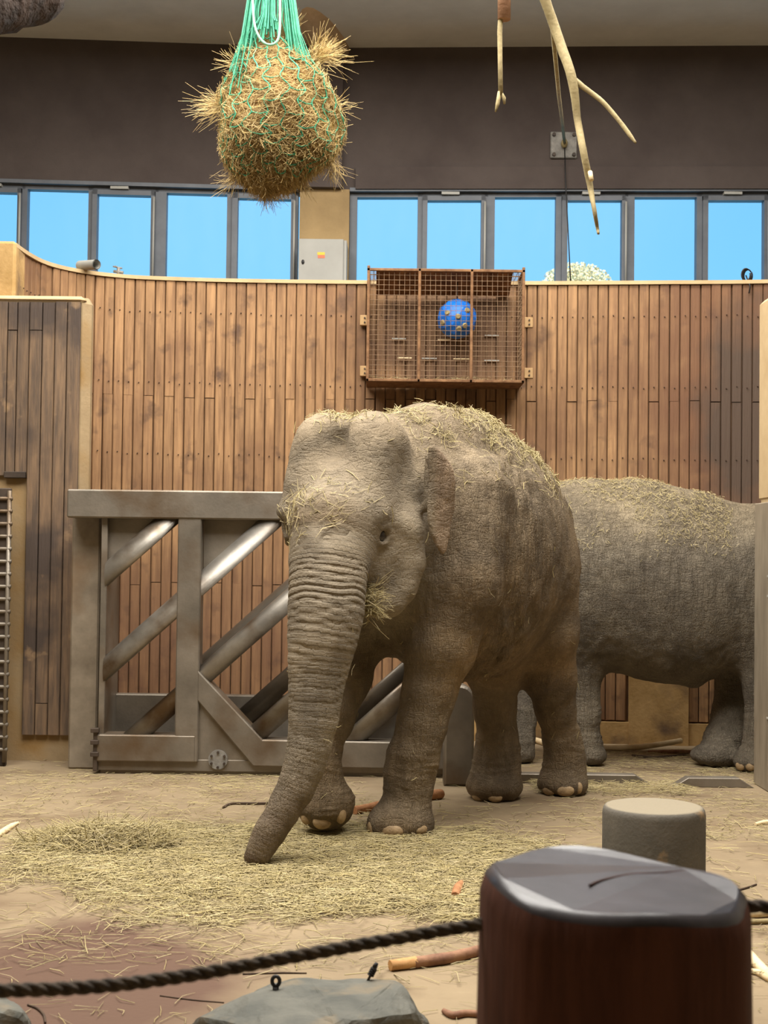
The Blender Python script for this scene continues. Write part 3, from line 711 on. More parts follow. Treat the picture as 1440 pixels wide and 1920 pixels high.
# ear: hangs beside the neck on its left
eo = P(826, 930, 7.36)
ex = (Vector((.80, -.05, 0)) + Vector((0, .6, 0))).normalized(); ex = Vector((.93, .37, 0)).normalized()
ear_px = [(803, 835), (815, 832), (835, 855), (850, 885), (856, 920), (855, 960), (849, 995), (838, 1040), (829, 1043), (815, 1022), (803, 995), (799, 950), (801, 900), (797, 860)]
def ear_poly(ppx):
    out = []
    for (x, y) in ppx:
        r = ray(x, y); n = ex.cross(Vector((0, 0, 1))); t = (eo - Vector((0, 0, HC))).dot(n) / r.dot(n)
        q = Vector((0, 0, HC)) + r*t - eo; out.append((q.dot(ex), q.z))
    return out
E1.plate(eo, ex, up, ear_poly(ear_px), .016, lambda u, v: .02*np.sin(v*7) * np.clip(u*6 + .5, 0, 1) + .5*u*u, .05)
E1.cone(P(806, 855, 7.46), P(803, 950, 7.44), .03, .03, .06)
# the far ear, on its right side
lo_ = hp1(-.40, -.36, .10)
E1.plate(lo_, Vector((-.3, .95, 0)).normalized(), up, [(-.02, .22), (.12, .2), (.2, .05), (.16, -.2), (.08, -.34), (0, -.2), (-.04, 0)], .012, lambda u, v: .4*u*u, .03)
# tail
E1.chain([(tb(1.52, 0, 1.78), .07), (tb(1.66, 0, 1.5), .045), (tb(1.68, 0, 1.1), .03), (tb(1.66, 0, .7), .022)], .05)
E1.floor_cut(0.003)
v, q = E1.surface(); E1.f = None
me1 = to_mesh('body', v, q, True)
def finish_skin(me, TRc, hp, ax, bodyframe, colfn, fold_fn, amp=.0055):
    V, Nn = mesh_arrays(me)
    rs = spline([tuple(p) + (r,) for p, r in TRc], 7); s, dr = chain_coord(V, [(a_[:3], a_[3]) for a_ in rs]); tot = sum(np.linalg.norm(V3(TRc[i+1][0]) - V3(TRc[i][0])) for i in range(len(TRc)-1))
    tm = np.clip((1.22 - dr)/.12, 0, 1) * np.clip((s - .005)/.05, 0, 1)
    per = np.interp(s, [0, .4, .8, 1.3, 3], [1/.034, 1/.032, 1/.026, 1/.020, 1/.02]); sg = np.linspace(0, tot, 400)
    ph = np.concatenate([[0], np.cumsum(np.interp(sg[:-1], [0, .4, .8, 1.3, 3], [1/.034, 1/.032, 1/.026, 1/.02, 1/.02])*np.diff(sg))])
    tcv = np.interp(s, sg, ph) + .8*vnoise(V*np.array([5., 5, 5]), 3) + .22*vnoise(V*14., 5)
    ring = np.sqrt(np.abs(np.sin(np.pi*tcv))) - .65
    fade = np.interp(s, [0, .3, .9, 1.2, 2], [1, 1, .8, .35, .2])
    big = vnoise(V*np.array([9, 9, 9.]), 11)*.004 + vnoise(V*22, 12)*.0022
    fold = fold_fn(V)
    cf = V @ V3(bodyframe[0]); cl = V @ V3(bodyframe[1])
    fl = vnoise(np.stack([cf*26 + 1.5*vnoise(V*4, 21), cl*26, V[:, 2]*4.0], 1), 22)
    ank = sstep(V[:, 2], .10, .16)*(1 - sstep(V[:, 2], .30, .62))*(1 - tm)
    an = vnoise(np.stack([V[:, 0]*7, V[:, 1]*7, V[:, 2]*55 + 2*vnoise(V*6, 25)], 1), 24)
    net = vnoise(np.stack([cf*30, cl*30, V[:, 2]*14], 1), 26)*.0016 + vnoise(V*np.array([40., 40, 60]), 27)*.0010
    V2 = V + Nn*(ring*amp*tm*fade + (big + net)*(1 - tm) + fold*fl*.017 + ank*(.003*np.abs(an) + .004*an))[:, None]
    me.vertices.foreach_set('co', V2.astype(np.float32).ravel())
    for nm, dat in (('tc', tcv), ('trunk', tm*fade), ('fold', fold)):
        a = me.attributes.new(nm, 'FLOAT', 'POINT'); a.data.foreach_set('value', dat.astype(np.float32))
    c = colfn(V, Nn, tm); a = me.attributes.new('Col', 'FLOAT_COLOR', 'POINT')
    a.data.foreach_set('color', np.concatenate([c, np.ones((len(c), 1))], 1).astype(np.float32).ravel())
    me.shade_smooth(); me.update(); return V2
def sstep(x, a, b): t = np.clip((x - a)/(b - a), 0, 1); return t*t*(3 - 2*t)
hc1 = V3(M1)
def col1(V, Nn, tm):
    r = np.linalg.norm((V - (hc1 + np.array([.08, .2, .0]))) / np.array([.5, .55, .75]), axis=1)
    hd = 1 - sstep(r, .8, 1.1); hd = np.maximum(hd, tm)
    n = vnoise(V*6, 31)*.5 + vnoise(V*17, 32)*.3; n2 = vnoise(V*2.3, 33)
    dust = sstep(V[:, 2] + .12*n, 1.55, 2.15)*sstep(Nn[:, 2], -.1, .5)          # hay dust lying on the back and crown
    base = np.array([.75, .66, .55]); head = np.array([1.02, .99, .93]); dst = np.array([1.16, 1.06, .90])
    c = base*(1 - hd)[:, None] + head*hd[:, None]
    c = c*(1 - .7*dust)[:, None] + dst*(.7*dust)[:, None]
    tip = sstep(1.0 - V[:, 2] + 0*n, .40, .85)*tm; c = c*(1 - tip)[:, None] + np.array([.60, .50, .44])*tip[:, None]
    mud = sstep(n2 + .4*n, .05, .45)*(1 - hd)*(1 - dust); c = c*(1 - .45*mud)[:, None] + np.array([.82, .66, .46])*(.45*mud)[:, None]
    belly = sstep(1.15 - V[:, 2] + .1*n, 0, .35)*sstep(V[:, 0], .25, .5)*sstep(V[:, 2], .62, .8); c = c*(1 - .5*belly)[:, None] + np.array([.95, .72, .46])*(.5*belly)[:, None]
    er = V - V3(eo); ek = (1 - sstep(np.abs(er @ np.cross(V3(ex), V3(up))), .04, .10))*(1 - sstep(np.linalg.norm(er, axis=1), .30, .36))*sstep(er @ V3(ex), -.06, .0)
    c = c*(1 - .8*ek)[:, None] + np.array([1.25, 1.05, .92])*(.8*ek)[:, None]
    return c*(1 + .14*n)[:, None]
def fold1(V):
    t = (V - V3(TO)) @ V3(ua); r = np.linalg.norm((V - hc1)/np.array([.55, .6, .7]), axis=1)
    return np.clip(sstep(r, .9, 1.2)*(.35 + .65*np.exp(-((t - .42)/.3)**2)), 0, 1) * (1 - .5*sstep(V[:, 2], 1.9, 2.2))
finish_skin(me1, TR, hp1, hax1, bax, col1, fold1)
m_skin1 = skin_mat('elephant_skin_dusty', (108, 99, 86), (142, 131, 113), -math.atan2(.78, .625))
me1.materials.append(m_skin1)
e1 = thing('elephant', 'walking elephant with hay on its back, trunk curled down to the hay-strewn floor', 'elephant', (.4, 8.4, 0))
b1 = link('body', me1, e1)
def bvh_of(me):
    n = len(me.polygons); ls = np.zeros(len(me.loops), np.int32); me.loops.foreach_get('vertex_index', ls)
    v = [x.co.copy() for x in me.vertices]; return BVHTree.FromPolygons(v, ls.reshape(-1, 4).tolist())
bv1 = bvh_of(me1)
def hit(bv, x, y, minY=0):
    r = ray(x, y).normalized(); o = Vector((0, 0, HC))
    loc, nor, ix, ds = bv.ray_cast(o, r); return (loc, nor) if loc else (None, None)
def ball(bm, c, r, axes=None, seg=14):
    res = bmesh.ops.create_uvsphere(bm, u_segments=seg, v_segments=max(6, seg//2 + 1), radius=1.0)
    A = axes or (Vector((1, 0, 0)), Vector((0, 1, 0)), Vector((0, 0, 1)))
    for v in res['verts']:
        c0 = v.co.copy(); v.co = Vector(c) + A[0]*c0.x*r[0] + A[1]*c0.y*r[1] + A[2]*c0.z*r[2]
    for f in bm.faces: f.smooth = True
    return bm
def toenail(bv, par, x, y, w, h):
    loc, nor = hit(bv, x, y)
    if not loc: return
    n = Vector((nor.x, nor.y, .25*max(nor.z, 0))).normalized(); sd = n.cross(up).normalized(); u2 = sd.cross(n).normalized()
    if u2.z < 0: u2 = -u2
    bm = NB(); ball(bm, loc - n*.016, (w, .026, h), (sd, n, u2)); o = ob('toenail', bm, m_nail, par)
for (x, y, w, h) in ((692, 1554, 14, 16), (734, 1560, 21, 13), (794, 1556, 17, 11)): toenail(bv1, e1, x, y, px(w, 7.7), px(h, 7.7))
for (x, y, w, h) in ((571, 1534, 13, 13), (605, 1542, 18, 14), (643, 1528, 12, 17)): toenail(bv1, e1, x, y, px(w, 7.6), px(h, 7.6))
for (x, y, w, h) in ((893, 1494, 15, 9), (928, 1496, 14, 9)): toenail(bv1, e1, x, y, px(w, 8.8), px(h, 8.8))
for (x, y, w, h) in ((1026, 1482, 15, 10), (1060, 1483, 17, 11), (1088, 1478, 7, 11)): toenail(bv1, e1, x, y, px(w, 9), px(h, 9))
for s in (1, -1):
    bm = NB(); ball(bm, hp1(EYE[0] - .006, (EYE[1] - .028)*s, EYE[2] - .002), (.042, .042, .042)); ob('eye', bm, m_eye, e1)

# ---------- elephant behind, side on, head beyond the pier
E2 = Field((.65, 9.35, -.03), (5.1, 11.2, 2.35), .024)
D2 = 10.42
E2.ell(P(1195, 1085, D2), (.92, .54, px(176, D2)))
E2.ell(P(1075, 1060, D2), (.55, .47, px(152, D2)), None, .15)
E2.ell(P(1275, 1124, D2), (.66, .50, px(158, D2)), None, .15)
E2.ell(P(1420, 1095, D2), (.46, .42, px(145, D2)), None, .15)
E2.chain([(P(1000, 955, D2), .14), (P(1100, 952, D2), .16), (P(1190, 955, D2), .18), (P(1300, 978, D2), .18), (P(1440, 1012, D2), .2)], .12)
M2 = Vector((4.05, D2 - .1, 1.42)); f2 = Vector((.93, -.30, -.2)); l2 = Vector((.3, .93, 0))
E2.chain([(M2 + Vector((-.35, .1, .15)), .36), (P(1430, 1080, D2), .44)], .12)
hax2 = frame_of(f2, l2); hp2 = head_prims(E2, M2, hax2, JAW); eye_prims(E2, hp2, EYE)
TR2 = [(hp2(.08, 0, -.05), .20), (hp2(.14, 0, -.3), .17), (hp2(.12, 0, -.6), .13), (hp2(.06, 0, -.9), .10), (hp2(.08, 0, -1.15), .08), (hp2(.16, 0, -1.28), .06)]
E2.chain(TR2, .05, .12)
E2.plate(hp2(-.45, -.38, .0), Vector((-.9, .1, 0)).normalized(), up, [(-.1, .2), (.1, .22), (.25, .1), (.22, -.15), (.1, -.35), (-.02, -.2), (-.1, 0)], .02, lambda u, v: -.3*u*u, .03)
H2a = pc([(1095, 1150, 10.28, 60), (1096, 1250, 10.3, 30), (1097, 1340, 10.31, 26), (1099, 1390, 10.31, 26), (1106, 1412, 10.3, 27)])
E2.chain(H2a, .06, .18); E2.ell(P(1108, 1418, 10.28), (px(29, 10.3), px(30, 10.3), px(18, 10.3)), None, .04)
H2b = pc([(990, 1150, 10.75, 60), (985, 1250, 10.7, 30), (982, 1340, 10.5, 24), (976, 1390, 10.42, 24), (977, 1412, 10.4, 25)])
E2.chain(H2b, .06, .18); E2.ell(P(977, 1416, 10.38), (px(24, 10.4), px(28, 10.4), px(18, 10.4)), None, .04)
F2a = pc([(1400, 1180, 10.7, 58), (1382, 1280, 10.66, 38), (1370, 1340, 10.58, 33), (1356, 1390, 10.45, 34), (1348, 1412, 10.35, 33)])
E2.chain(F2a, .06, .18); E2.ell(P(1338, 1416, 10.33), (px(46, 10.3), px(40, 10.3), px(20, 10.3)), None, .05)
F2b = pc([(1440, 1160, 10.2, 60), (1434, 1290, 10.18, 38), (1424, 1370, 10.16, 27), (1416, 1415, 10.14, 30)])
E2.chain(F2b, .06, .18); E2.ell(P(1408, 1428, 10.10), (px(33, 10.1), px(34, 10.1), px(20, 10.1)), None, .05)
E2.ell(P(1300, 1276, D2 - .1), (.07, .08, .055), None, .06)
E2.floor_cut(.003)
v, q = E2.surface(); E2.f = None
me2 = to_mesh('body', v, q, True)
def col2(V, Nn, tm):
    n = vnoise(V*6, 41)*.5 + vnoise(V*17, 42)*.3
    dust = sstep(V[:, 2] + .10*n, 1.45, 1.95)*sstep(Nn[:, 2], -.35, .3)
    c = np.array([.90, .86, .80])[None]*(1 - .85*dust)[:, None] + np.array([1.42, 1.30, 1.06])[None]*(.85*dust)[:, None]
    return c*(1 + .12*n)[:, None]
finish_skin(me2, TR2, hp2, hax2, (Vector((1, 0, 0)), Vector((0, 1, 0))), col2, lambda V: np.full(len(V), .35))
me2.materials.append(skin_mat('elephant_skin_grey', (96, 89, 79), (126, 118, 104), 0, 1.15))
e2 = thing('elephant', 'grey elephant standing side on behind the first, pale hay dust on its back', 'elephant', (2.0, 10.4, 0))
link('body', me2, e2); bv2 = bvh_of(me2)
for (x, y, w, h) in ((1385, 1436, 10, 9), (1406, 1437, 10, 9)): toenail(bv2, e2, x, y, px(w, 10.1), px(h, 10.1))
for s in (1, -1):
    bm = NB(); ball(bm, hp2(EYE[0] - .006, (EYE[1] - .028)*s, EYE[2] - .002), (.042, .042, .042)); ob('eye', bm, m_eye, e2)

# ================================================================== STEEL GATE
DG = 9.65
def gx(x, y=1150): return P(x, y, DG).x
def gz(y, x=400): return P(x, y, DG).z
gate = thing('sliding_gate', 'heavy steel sliding gate with slanting round pipes in front of the timber wall', 'gate', (-.8, DG, 0))
XL, XR = gx(188), gx(838)
zb0, zb1, zr0, zr1 = gz(974), gz(921), gz(1428), gz(1378)
bm = NB(); box(bm, (gx(125), DG - .06, zb0), (XR + .02, DG + .14, zb1), .010); ob('top_beam', bm, m_steel, gate)
bm = NB(); box(bm, (gx(333), DG - .05, zr0), (gx(377), DG + .12, zb0 + .01), .008); ob('upright', bm, m_steel, gate)
bm = NB(); box(bm, (XR - .14, DG - .05, zr0), (XR, DG + .12, zb0 + .01), .008); ob('upright', bm, m_steel, gate)
bm = NB(); box(bm, (XL, DG - .055, zr0), (gx(372), DG + .14, zr1), .008); ob('bottom_rail', bm, m_steel, gate)
pl = [(gx(374), gz(1256)), (gx(374), gz(1312)), (gx(480), gz(1434)), (XR, gz(1436)), (XR, gz(1386)), (gx(497), gz(1384))]
bm = NB(); prism(bm, pl[::-1], DG - .055, DG + .14, .008); ob('bottom_rail', bm, m_steel, gate)
pl = [(gx(372), gz(1300)), (gx(372), gz(1430)), (gx(485), gz(1432))]
bm = NB(); prism(bm, pl[::-1], DG - .015, DG + .10); ob('gusset_plate', bm, m_steel, gate)
bm = NB(); box(bm, (XL, DG - .02, gz(1446)), (XR, DG + .16, gz(1424)), .004); ob('base_plate', bm, m_steel, gate)
bm = NB(); box(bm, (XL + .02, DG + .0, 0), (XR - .02, DG + .5, gz(1444)), .0); ob('runner', bm, m_steel, gate)
fl = NB(); c = P(409, 1424, DG - .02)
bmesh.ops.create_cone(fl, cap_ends=True, segments=28, radius1=px(18, DG), radius2=px(18, DG), depth=.03, matrix=Matrix.Translation(c) @ Matrix.Rotation(math.pi/2, 4, 'X'))
fo = ob('flange', fl, m_plate, gate)
for k in range(6):
    q = 2*math.pi*(k + .5)/6; bm = NB()
    bmesh.ops.create_cone(bm, cap_ends=True, segments=6, radius1=.009, radius2=.009, depth=.02, matrix=Matrix.Translation(c + Vector((math.cos(q)*.05, -.02, math.sin(q)*.05))) @ Matrix.Rotation(math.pi/2, 4, 'X'))
    ob('bolt', bm, m_dsteel, fo)
# slanting pipes: front row and back row
def pipe(x0, y0, x1, y1, d, rpx, mat, xcut=None):
    bm = NB(); a = P(x0, y0, d); b = P(x1, y1, d); tube(bm, [a, b], px(rpx, d), 20); ax_ = (b - a).normalized()
    X0 = xcut or XL + .03; Z0 = zr1 - .02; X1 = XR - .05; Z1 = zb0 + .02
    for v_ in bm.verts:            # slant-cut the ends where they are welded to the frame
        lowend = (v_.co - a).length < (v_.co - b).length
        if lowend: t_ = max((X0 - v_.co.x)/ax_.x, (Z0 - v_.co.z)/ax_.z)
        else: t_ = min((X1 - v_.co.x)/ax_.x, (Z1 - v_.co.z)/ax_.z)
        v_.co += ax_*t_
    return ob('pipe', bm, mat, gate)
sl = -.885
zfl = 1395
fr = [(175, 1085 - sl*15, 322, 0), (186, 1264, 0, 0), (240, 1392, 0, 0), (462, 1392, 0, 0), (652, 1394, 0, 0)]
for (x, y, _, _) in fr:
    ye = 960; xe = x + (ye - y)/sl
    if xe > 815: xe = 815; ye = y + sl*(xe - x)
    pipe(x, y, xe, ye, DG + .03, 18.5, m_pipe)
for (x, y) in ((255, 1360), (395, 1400), (600, 1400)):
    ye = 975; xe = x + (ye - y)/sl
    if xe > 815: xe = 815; ye = y + sl*(xe - x)
    pipe(x, y, xe, ye, DG + .38, 17, m_steel, gx(352) if x < 300 else None)
for (xa, xb) in ((190, 326), (378, 524)):      # corner gussets under the beam
    pl = [(gx(xa), gz(965)), (gx(xb), gz(965)), (gx(xa), gz(965 + (xb - xa)*.80))]
    bm = NB(); prism(bm, pl, DG + .06, DG + .09); ob('gusset_plate', bm, m_steel, gate)
DB = DG + .42
bm = NB(); box(bm, (XL, DB, .02), (XR, DB + .1, P(300, 1302, DB).z), .008); ob('back_rail', bm, m_steel, gate)
bm = NB(); box(bm, (XL, DB, zb0), (XR, DB + .1, zb1 - .02), .008); ob('back_beam', bm, m_steel, gate)
bm = NB(); box(bm, (XR - .06, DG + .1, zr0), (XR, DB, zb1 - .03)); ob('side_plate', bm, m_steel, gate)
bm = NB(); box(bm, (XL - .002, DG + .0, zr0), (XL + .04, DB + .05, zb1 - .03), .004); ob('side_plate', bm, m_steel, gate)
# fixed post at the left of the gate
bm = NB(); xa, xb = P(136, 1200, 9.9).x, P(189, 1200, 9.9).x
box(bm, (xa, 9.82, 0), (xb, 10.12, P(160, 968, 9.9).z), .012)
tag(ob('gate_post', bm, mk('scuffed_post_steel', (112, 101, 86), (150, 138, 120), scale=3, rough=.6, bump=.12, metal=.25, spots=[((120, 94, 66), 1.7, .55, .72)])),
    'scuffed square steel post closing the gate against the dark timber pier', 'post')
bm = NB(); q = P(184, 1390, 9.62); box(bm, (q.x - .03, 9.6, 0.02), (q.x + .0, 9.8, .30), .004)
for zz in (.12, .2, .28): box(bm, (q.x - .045, 9.58, zz), (q.x + .01, 9.62, zz + .03), .003)
tag(ob('latch_block', bm, m_dsteel), 'dark steel latch block at the foot of the sliding gate', 'latch')
# rounded guard plate
d = 9.28; x0, x1 = P(833, 1400, d).x, P(889, 1400, d).x; zt_ = P(860, 1285, d).z; r = (x1 - x0)/2; xm = (x0 + x1)/2
pl = [(x0, 0), (x1, 0)] + [(xm + r*math.cos(q), zt_ - r*.9 + r*.9*math.sin(q)) for q in np.linspace(0, math.pi, 14)]
bm = NB(); prism(bm, pl, d, d + .22, .015); tag(ob('guard_plate', bm, m_steel), 'round-topped grey steel guard standing at the open end of the gate', 'guard')
# floor stops in the gateway
for k, (xa, xb, ya) in enumerate(((930, 1216, 1468), (1262, 1412, 1476))):
    g0 = G(xa, ya); g1 = G(xb, ya); h = .062
    bm = NB(); prism(bm, [(g0.x, 0), (g1.x, 0), (g1.x - .10, h), (g0.x + (.10 if k else 0), h)], g0.y, g0.y + .10, .004)
    tag(ob('track_stop', bm, m_steel), ('longer flat steel floor rail running from behind the elephant feet', 'short steel floor rail with two sloping ends next to the right pier')[k], 'rail')
# chain rack at the far left edge
d = 9.9; rk = thing('chain_rack', 'dark steel rack with rows of chain links beside the timber pier', 'rack', (P(-5, 1200, d).x, d, 0))
bm = NB(); box(bm, (P(-40, 1200, d).x, d, 0), (P(14, 1200, d).x, d + .05, P(5, 915, d).z), .006); ob('backplate', bm, m_dsteel, rk)
lk = NB()
bmesh.ops.create_cone(lk, cap_ends=True, segments=8, radius1=.014, radius2=.014, depth=.17, matrix=Matrix.Rotation(math.pi/2, 4, 'Y'))
lkm = mesh_of('link', lk, m_steel, True)
for k in range(21):
    o = link('link', lkm, rk); o.location = (P(-4, 1200, d).x, d - .012, P(5, 935 + k*23.5, d).z)
bm = NB(); tube(bm, [(P(13, 1200, d).x, d - .01, .03), (P(13, 1200, d).x, d - .01, P(5, 920, d).z)], .016, 8); ob('side_rod', bm, m_steel, rk)

# ================================================================== WALL FITTINGS
# hay basket cage on the timber wall
cg = thing('feeder_cage', 'rusty wire feeder cage bolted high on the timber wall', 'cage', (P(838, 610, 11.5).x, 11.5, P(838, 712, 11.5).z))
DF, DW = 11.16, 11.585
x0, x1 = P(690, 610, DF).x, P(981, 610, DF).x; z0, z1 = P(838, 714, DF).z, P(838, 507, DF).z
t = .022
def bar(a, b, name='frame_bar', r=t/2, mat=m_rust, par=cg):
    bm = NB(); lo = [min(a[i], b[i]) - r for i in range(3)]; hi = [max(a[i], b[i]) + r for i in range(3)]; box(bm, lo, hi, .003); return ob(name, bm, mat, par)
for z in (z0, z1): bar((x0, DF, z), (x1, DF, z))
xm1, xm2 = P(786, 610, DF).x, P(884, 610, DF).x
for x in (x0, xm1, xm2, x1): bar((x, DF, z0), (x, DF, z1 + (.02 if x in (x0, x1) else 0)))
for x in (x0, x1):
    for z in (z0, z1): bar((x, DF, z), (x, DW, z))
    bar((x, DW - .01, z0), (x, DW - .01, z1 - .02))
bar((x0, DW - .01, z0), (x1, DW - .01, z0))
def wires(bm, o, e1_, e2_, n1, n2, L1, L2, r=.0022):
    for k in range(n1+1):
        p = o + e1_*(L1*k/n1); tube(bm, [p, p + e2_*L2], r, 4, False)
    for k in range(n2+1):
        p = o + e2_*(L2*k/n2); tube(bm, [p, p + e1_*L1], r, 4, False)
ex_, ey_, ez_ = Vector((1, 0, 0)), Vector((0, 1, 0)), Vector((0, 0, 1))
bm = NB(); wires(bm, Vector((x0, DF + .01, z0)), ex_, ez_, 30, 22, x1 - x0, z1 - z0); tag(ob('wire_mesh', bm, m_wire, cg), kind='stuff')
for x in (x0, x1):
    bm = NB(); wires(bm, Vector((x, DF, z0)), ey_, ez_, 9, 22, DW - DF, z1 - z0); tag(ob('wire_mesh', bm, m_wire, cg), kind='stuff')
bm = NB(); wires(bm, Vector((x0, DF, z1)), ex_, ey_, 30, 9, x1 - x0, DW - DF); tag(ob('wire_mesh', bm, m_wire, cg), kind='stuff')
bm = NB(); box(bm, (x0, DF, z0 - .012), (x1, DW, z0 - .004)); ob('floor_sheet', bm, m_rust, cg)
bm = NB(); pl = [bm.verts.new(p) for p in ((x0 + .06, DF + .04, z1 + .006), (x1 - .08, DF + .04, z1 + .006), (x1 - .08, DW - .02, z1 - .13), (x0 + .06, DW - .02, z1 - .13))]
f = bm.faces.new(pl); bmesh.ops.solidify(bm, geom=[f], thickness=.006); ob('lid_sheet', bm, m_rust, cg)
for k, (x, y, w) in enumerate(((748, 635, 26), (833, 637, 24), (922, 629, 26), (759, 671, 26), (805, 672, 28), (865, 673, 30), (922, 676, 28))):
    p = P(x, y, DW - .03); bm = NB(); box(bm, (p.x - px(w/2, DW), p.y - .004, p.z - .005), (p.x + px(w/2, DW), p.y + .02, p.z + .005)); ob('back_rung', bm, m_pale if k % 2 else m_gray, cg)
for (x, y) in ((683, 601), (683, 696), (991, 605), (991, 700)):
    p = P(x, y, 11.57); bm = NB(); box(bm, (p.x - .035, 11.55, p.z - .042), (p.x + .035, 11.60, p.z + .042), .004); tb_ = ob('mounting_tab', bm, m_tan, cg)
    for dz in (.018, -.018):
        bm = NB(); bmesh.ops.create_cone(bm, cap_ends=True, segments=8, radius1=.008, radius2=.007, depth=.012, matrix=Matrix.Translation((p.x + .004, 11.546, p.z + dz)) @ Matrix.Rotation(math.pi/2, 4, 'X')); ob('bolt', bm, m_dsteel, tb_)
# ball in the cage
db = 11.36; bc = P(857, 598, db); br = px(38.5, db)
bl = thing('enrichment_ball', 'blue plastic ball with straw-filled holes hanging inside the wire cage', 'ball', bc)
bm = NB(); bmesh.ops.create_icosphere(bm, subdivisions=2, radius=br)
for v_ in bm.verts: v_.co = bc + v_.co
for f in bm.faces: f.smooth = False
ob('shell', bm, m_ball, bl)
for (x, y) in ((838, 586), (859, 593), (877, 581), (861, 617), (829, 605), (872, 611)):
    r_ = ray(x, y).normalized(); o_ = Vector((0, 0, HC)); oc = o_ - bc; b_ = oc.dot(r_); cc = oc.dot(oc) - br*br; dsc = b_*b_ - cc
    if dsc < 0: continue
    p = o_ + r_*(-b_ - math.sqrt(dsc)); n = (p - bc).normalized()
    bm = NB(); bmesh.ops.create_cone(bm, cap_ends=True, segments=10, radius1=.024, radius2=.018, depth=.014, matrix=Matrix.Translation(p - n*.002) @ n.to_track_quat('Z', 'Y').to_matrix().to_4x4()); ob('hole_plug', bm, m_peel, bl)
bm = NB(); tube(bm, [bc + Vector((0, 0, br*.9)), Vector((bc.x, bc.y, z1))], .006, 6); ob('hanging_cord', bm, m_twig, bl)
# control cabinet on the pier
dc = 13.2; ca = thing('control_cabinet', 'grey metal control cabinet with small warning sticker mounted on the ochre pier', 'cabinet', (P(604, 500, dc).x, dc, P(604, 535, dc).z))
xa, xb = P(560, 480, dc).x, P(644, 480, dc).x; za, zz_ = P(604, 540, dc).z, P(604, 449, dc).z
bm = NB(); box(bm, (xa + .01, dc, za), (xb + .03, dc + .28, zz_ - .005), .004); ob('body', bm, m_gray, ca)
bm = NB(); box(bm, (xa, dc - .025, za), (xb, dc - .002, zz_), .004); dr_ = ob('door', bm, m_gray, ca)
p = P(568, 491, dc - .03); bm = NB(); ball(bm, p, (.014, .008, .022)); ob('lock', bm, m_black, dr_)
p = P(602, 478, dc - .027); bm = NB(); box(bm, (p.x - .035, p.y - .001, p.z), (p.x + .035, p.y + .002, p.z + .026)); ob('sticker', bm, m_yel, dr_)
bm = NB(); box(bm, (p.x - .03, p.y - .001, p.z - .03), (p.x + .035, p.y + .002, p.z)); ob('sticker', bm, m_red, dr_)
# anchor plate and its cable on the dark wall
pw = wpt(1057, 272, -.02); an = thing('anchor_plate', 'square bolted anchor plate on the dark upper wall', 'plate', pw)
bm = NB(); box(bm, (pw.x - .127, pw.y - .01, pw.z - .127), (pw.x + .127, pw.y + .022, pw.z + .127), .008); ob('plate', bm, m_plate, an)
for sx_ in (-1, 1):
    for sz_ in (-1, 1):
        bm = NB(); bmesh.ops.create_cone(bm, cap_ends=True, segments=6, radius1=.018, radius2=.018, depth=.03, matrix=Matrix.Translation((pw.x + sx_*.095, pw.y - .02, pw.z + sz_*.095)) @ Matrix.Rotation(math.pi/2, 4, 'X')); ob('bolt', bm, m_dsteel, an)
bm = NB(); ball(bm, (pw.x + .0, pw.y - .05, pw.z), (.032, .05, .045)); ob('eye_boss', bm, m_peel, an)
bm = NB(); tube(bm, [(pw.x, pw.y - .06, pw.z)] + [wpt(1057 + 13*k/4, 272 + 258*k/4, -.06 - .02*k) for k in (1, 2, 3, 4)], .006, 6)
tag(ob('thin_cable', bm, m_black), 'thin dark cable running down from the anchor plate across a window', 'cable')
# pipe stub, valve and cable tangle on the wall top
s_ = s_at(-2.30); 
a = P(150, 498, 11.36); b = P(181, 496, 11.18)
bm = NB(); tube(bm, [a, b], .04, 16, False); tube(bm, [b, a], .033, 16, False); tag(ob('pipe_stub', bm, m_gray), 'short open grey pipe lying on top of the timber wall', 'pipe')
p = P(222, 512, 11.5); vv = thing('valve', 'small brass valve with cross handle on top of the timber wall', 'valve', Vector((p.x, p.y, ZT + .03)))
bm = NB(); tube(bm, [(p.x, p.y, ZT + .02), (p.x, p.y, ZT + .09)], .014, 8); tube(bm, [(p.x - .04, p.y, ZT + .06), (p.x + .04, p.y, ZT + .05)], .012, 8); ob('valve_body', bm, m_plate, vv)
bm = NB(); tube(bm, [(p.x - .045, p.y, ZT + .10), (p.x + .03, p.y, ZT + .085)], .007, 6); tube(bm, [(p.x - .02, p.y - .03, ZT + .095), (p.x, p.y + .03, ZT + .09)], .007, 6); ob('handle', bm, m_plate, vv)
p = P(1402, 524, 11.42); bm = NB()
for k in range(4):
    q0 = random.uniform(0, 6); tube(bm, [(p.x + .035*math.cos(q0 + a_) + .01*k - .02, p.y + .015*k - .02, p.z + .035 + .05*math.sin(q0 + a_)) for a_ in np.linspace(0, 5.6, 14)], .006, 5)
tube(bm, [(p.x - .02, p.y - .02, p.z + .03), (p.x + .01, p.y - .04, p.z - .06), (p.x, p.y - .045, p.z - .12)], .006, 5)
tag(ob('cable_tangle', bm, m_black), 'tangled loops of dark cable on top of the timber wall', 'cable')

# ================================================================== HANGING THINGS
def bent(pts, n=6): return [Vector(p) for p in spline([tuple(p) for p in pts], n)]
# log strut from ceiling to wall
bm = NB(); a = P(572, -40, 12.4); b = P(626, 112, 13.7); tube(bm, [a, a.lerp(b, .33), a.lerp(b, .66), b], [.20, .195, .19, .185], 24, jit=.01)
tag(ob('strut_log', bm, m_log), 'pale round timber strut leaning between ceiling and dark wall', 'strut')
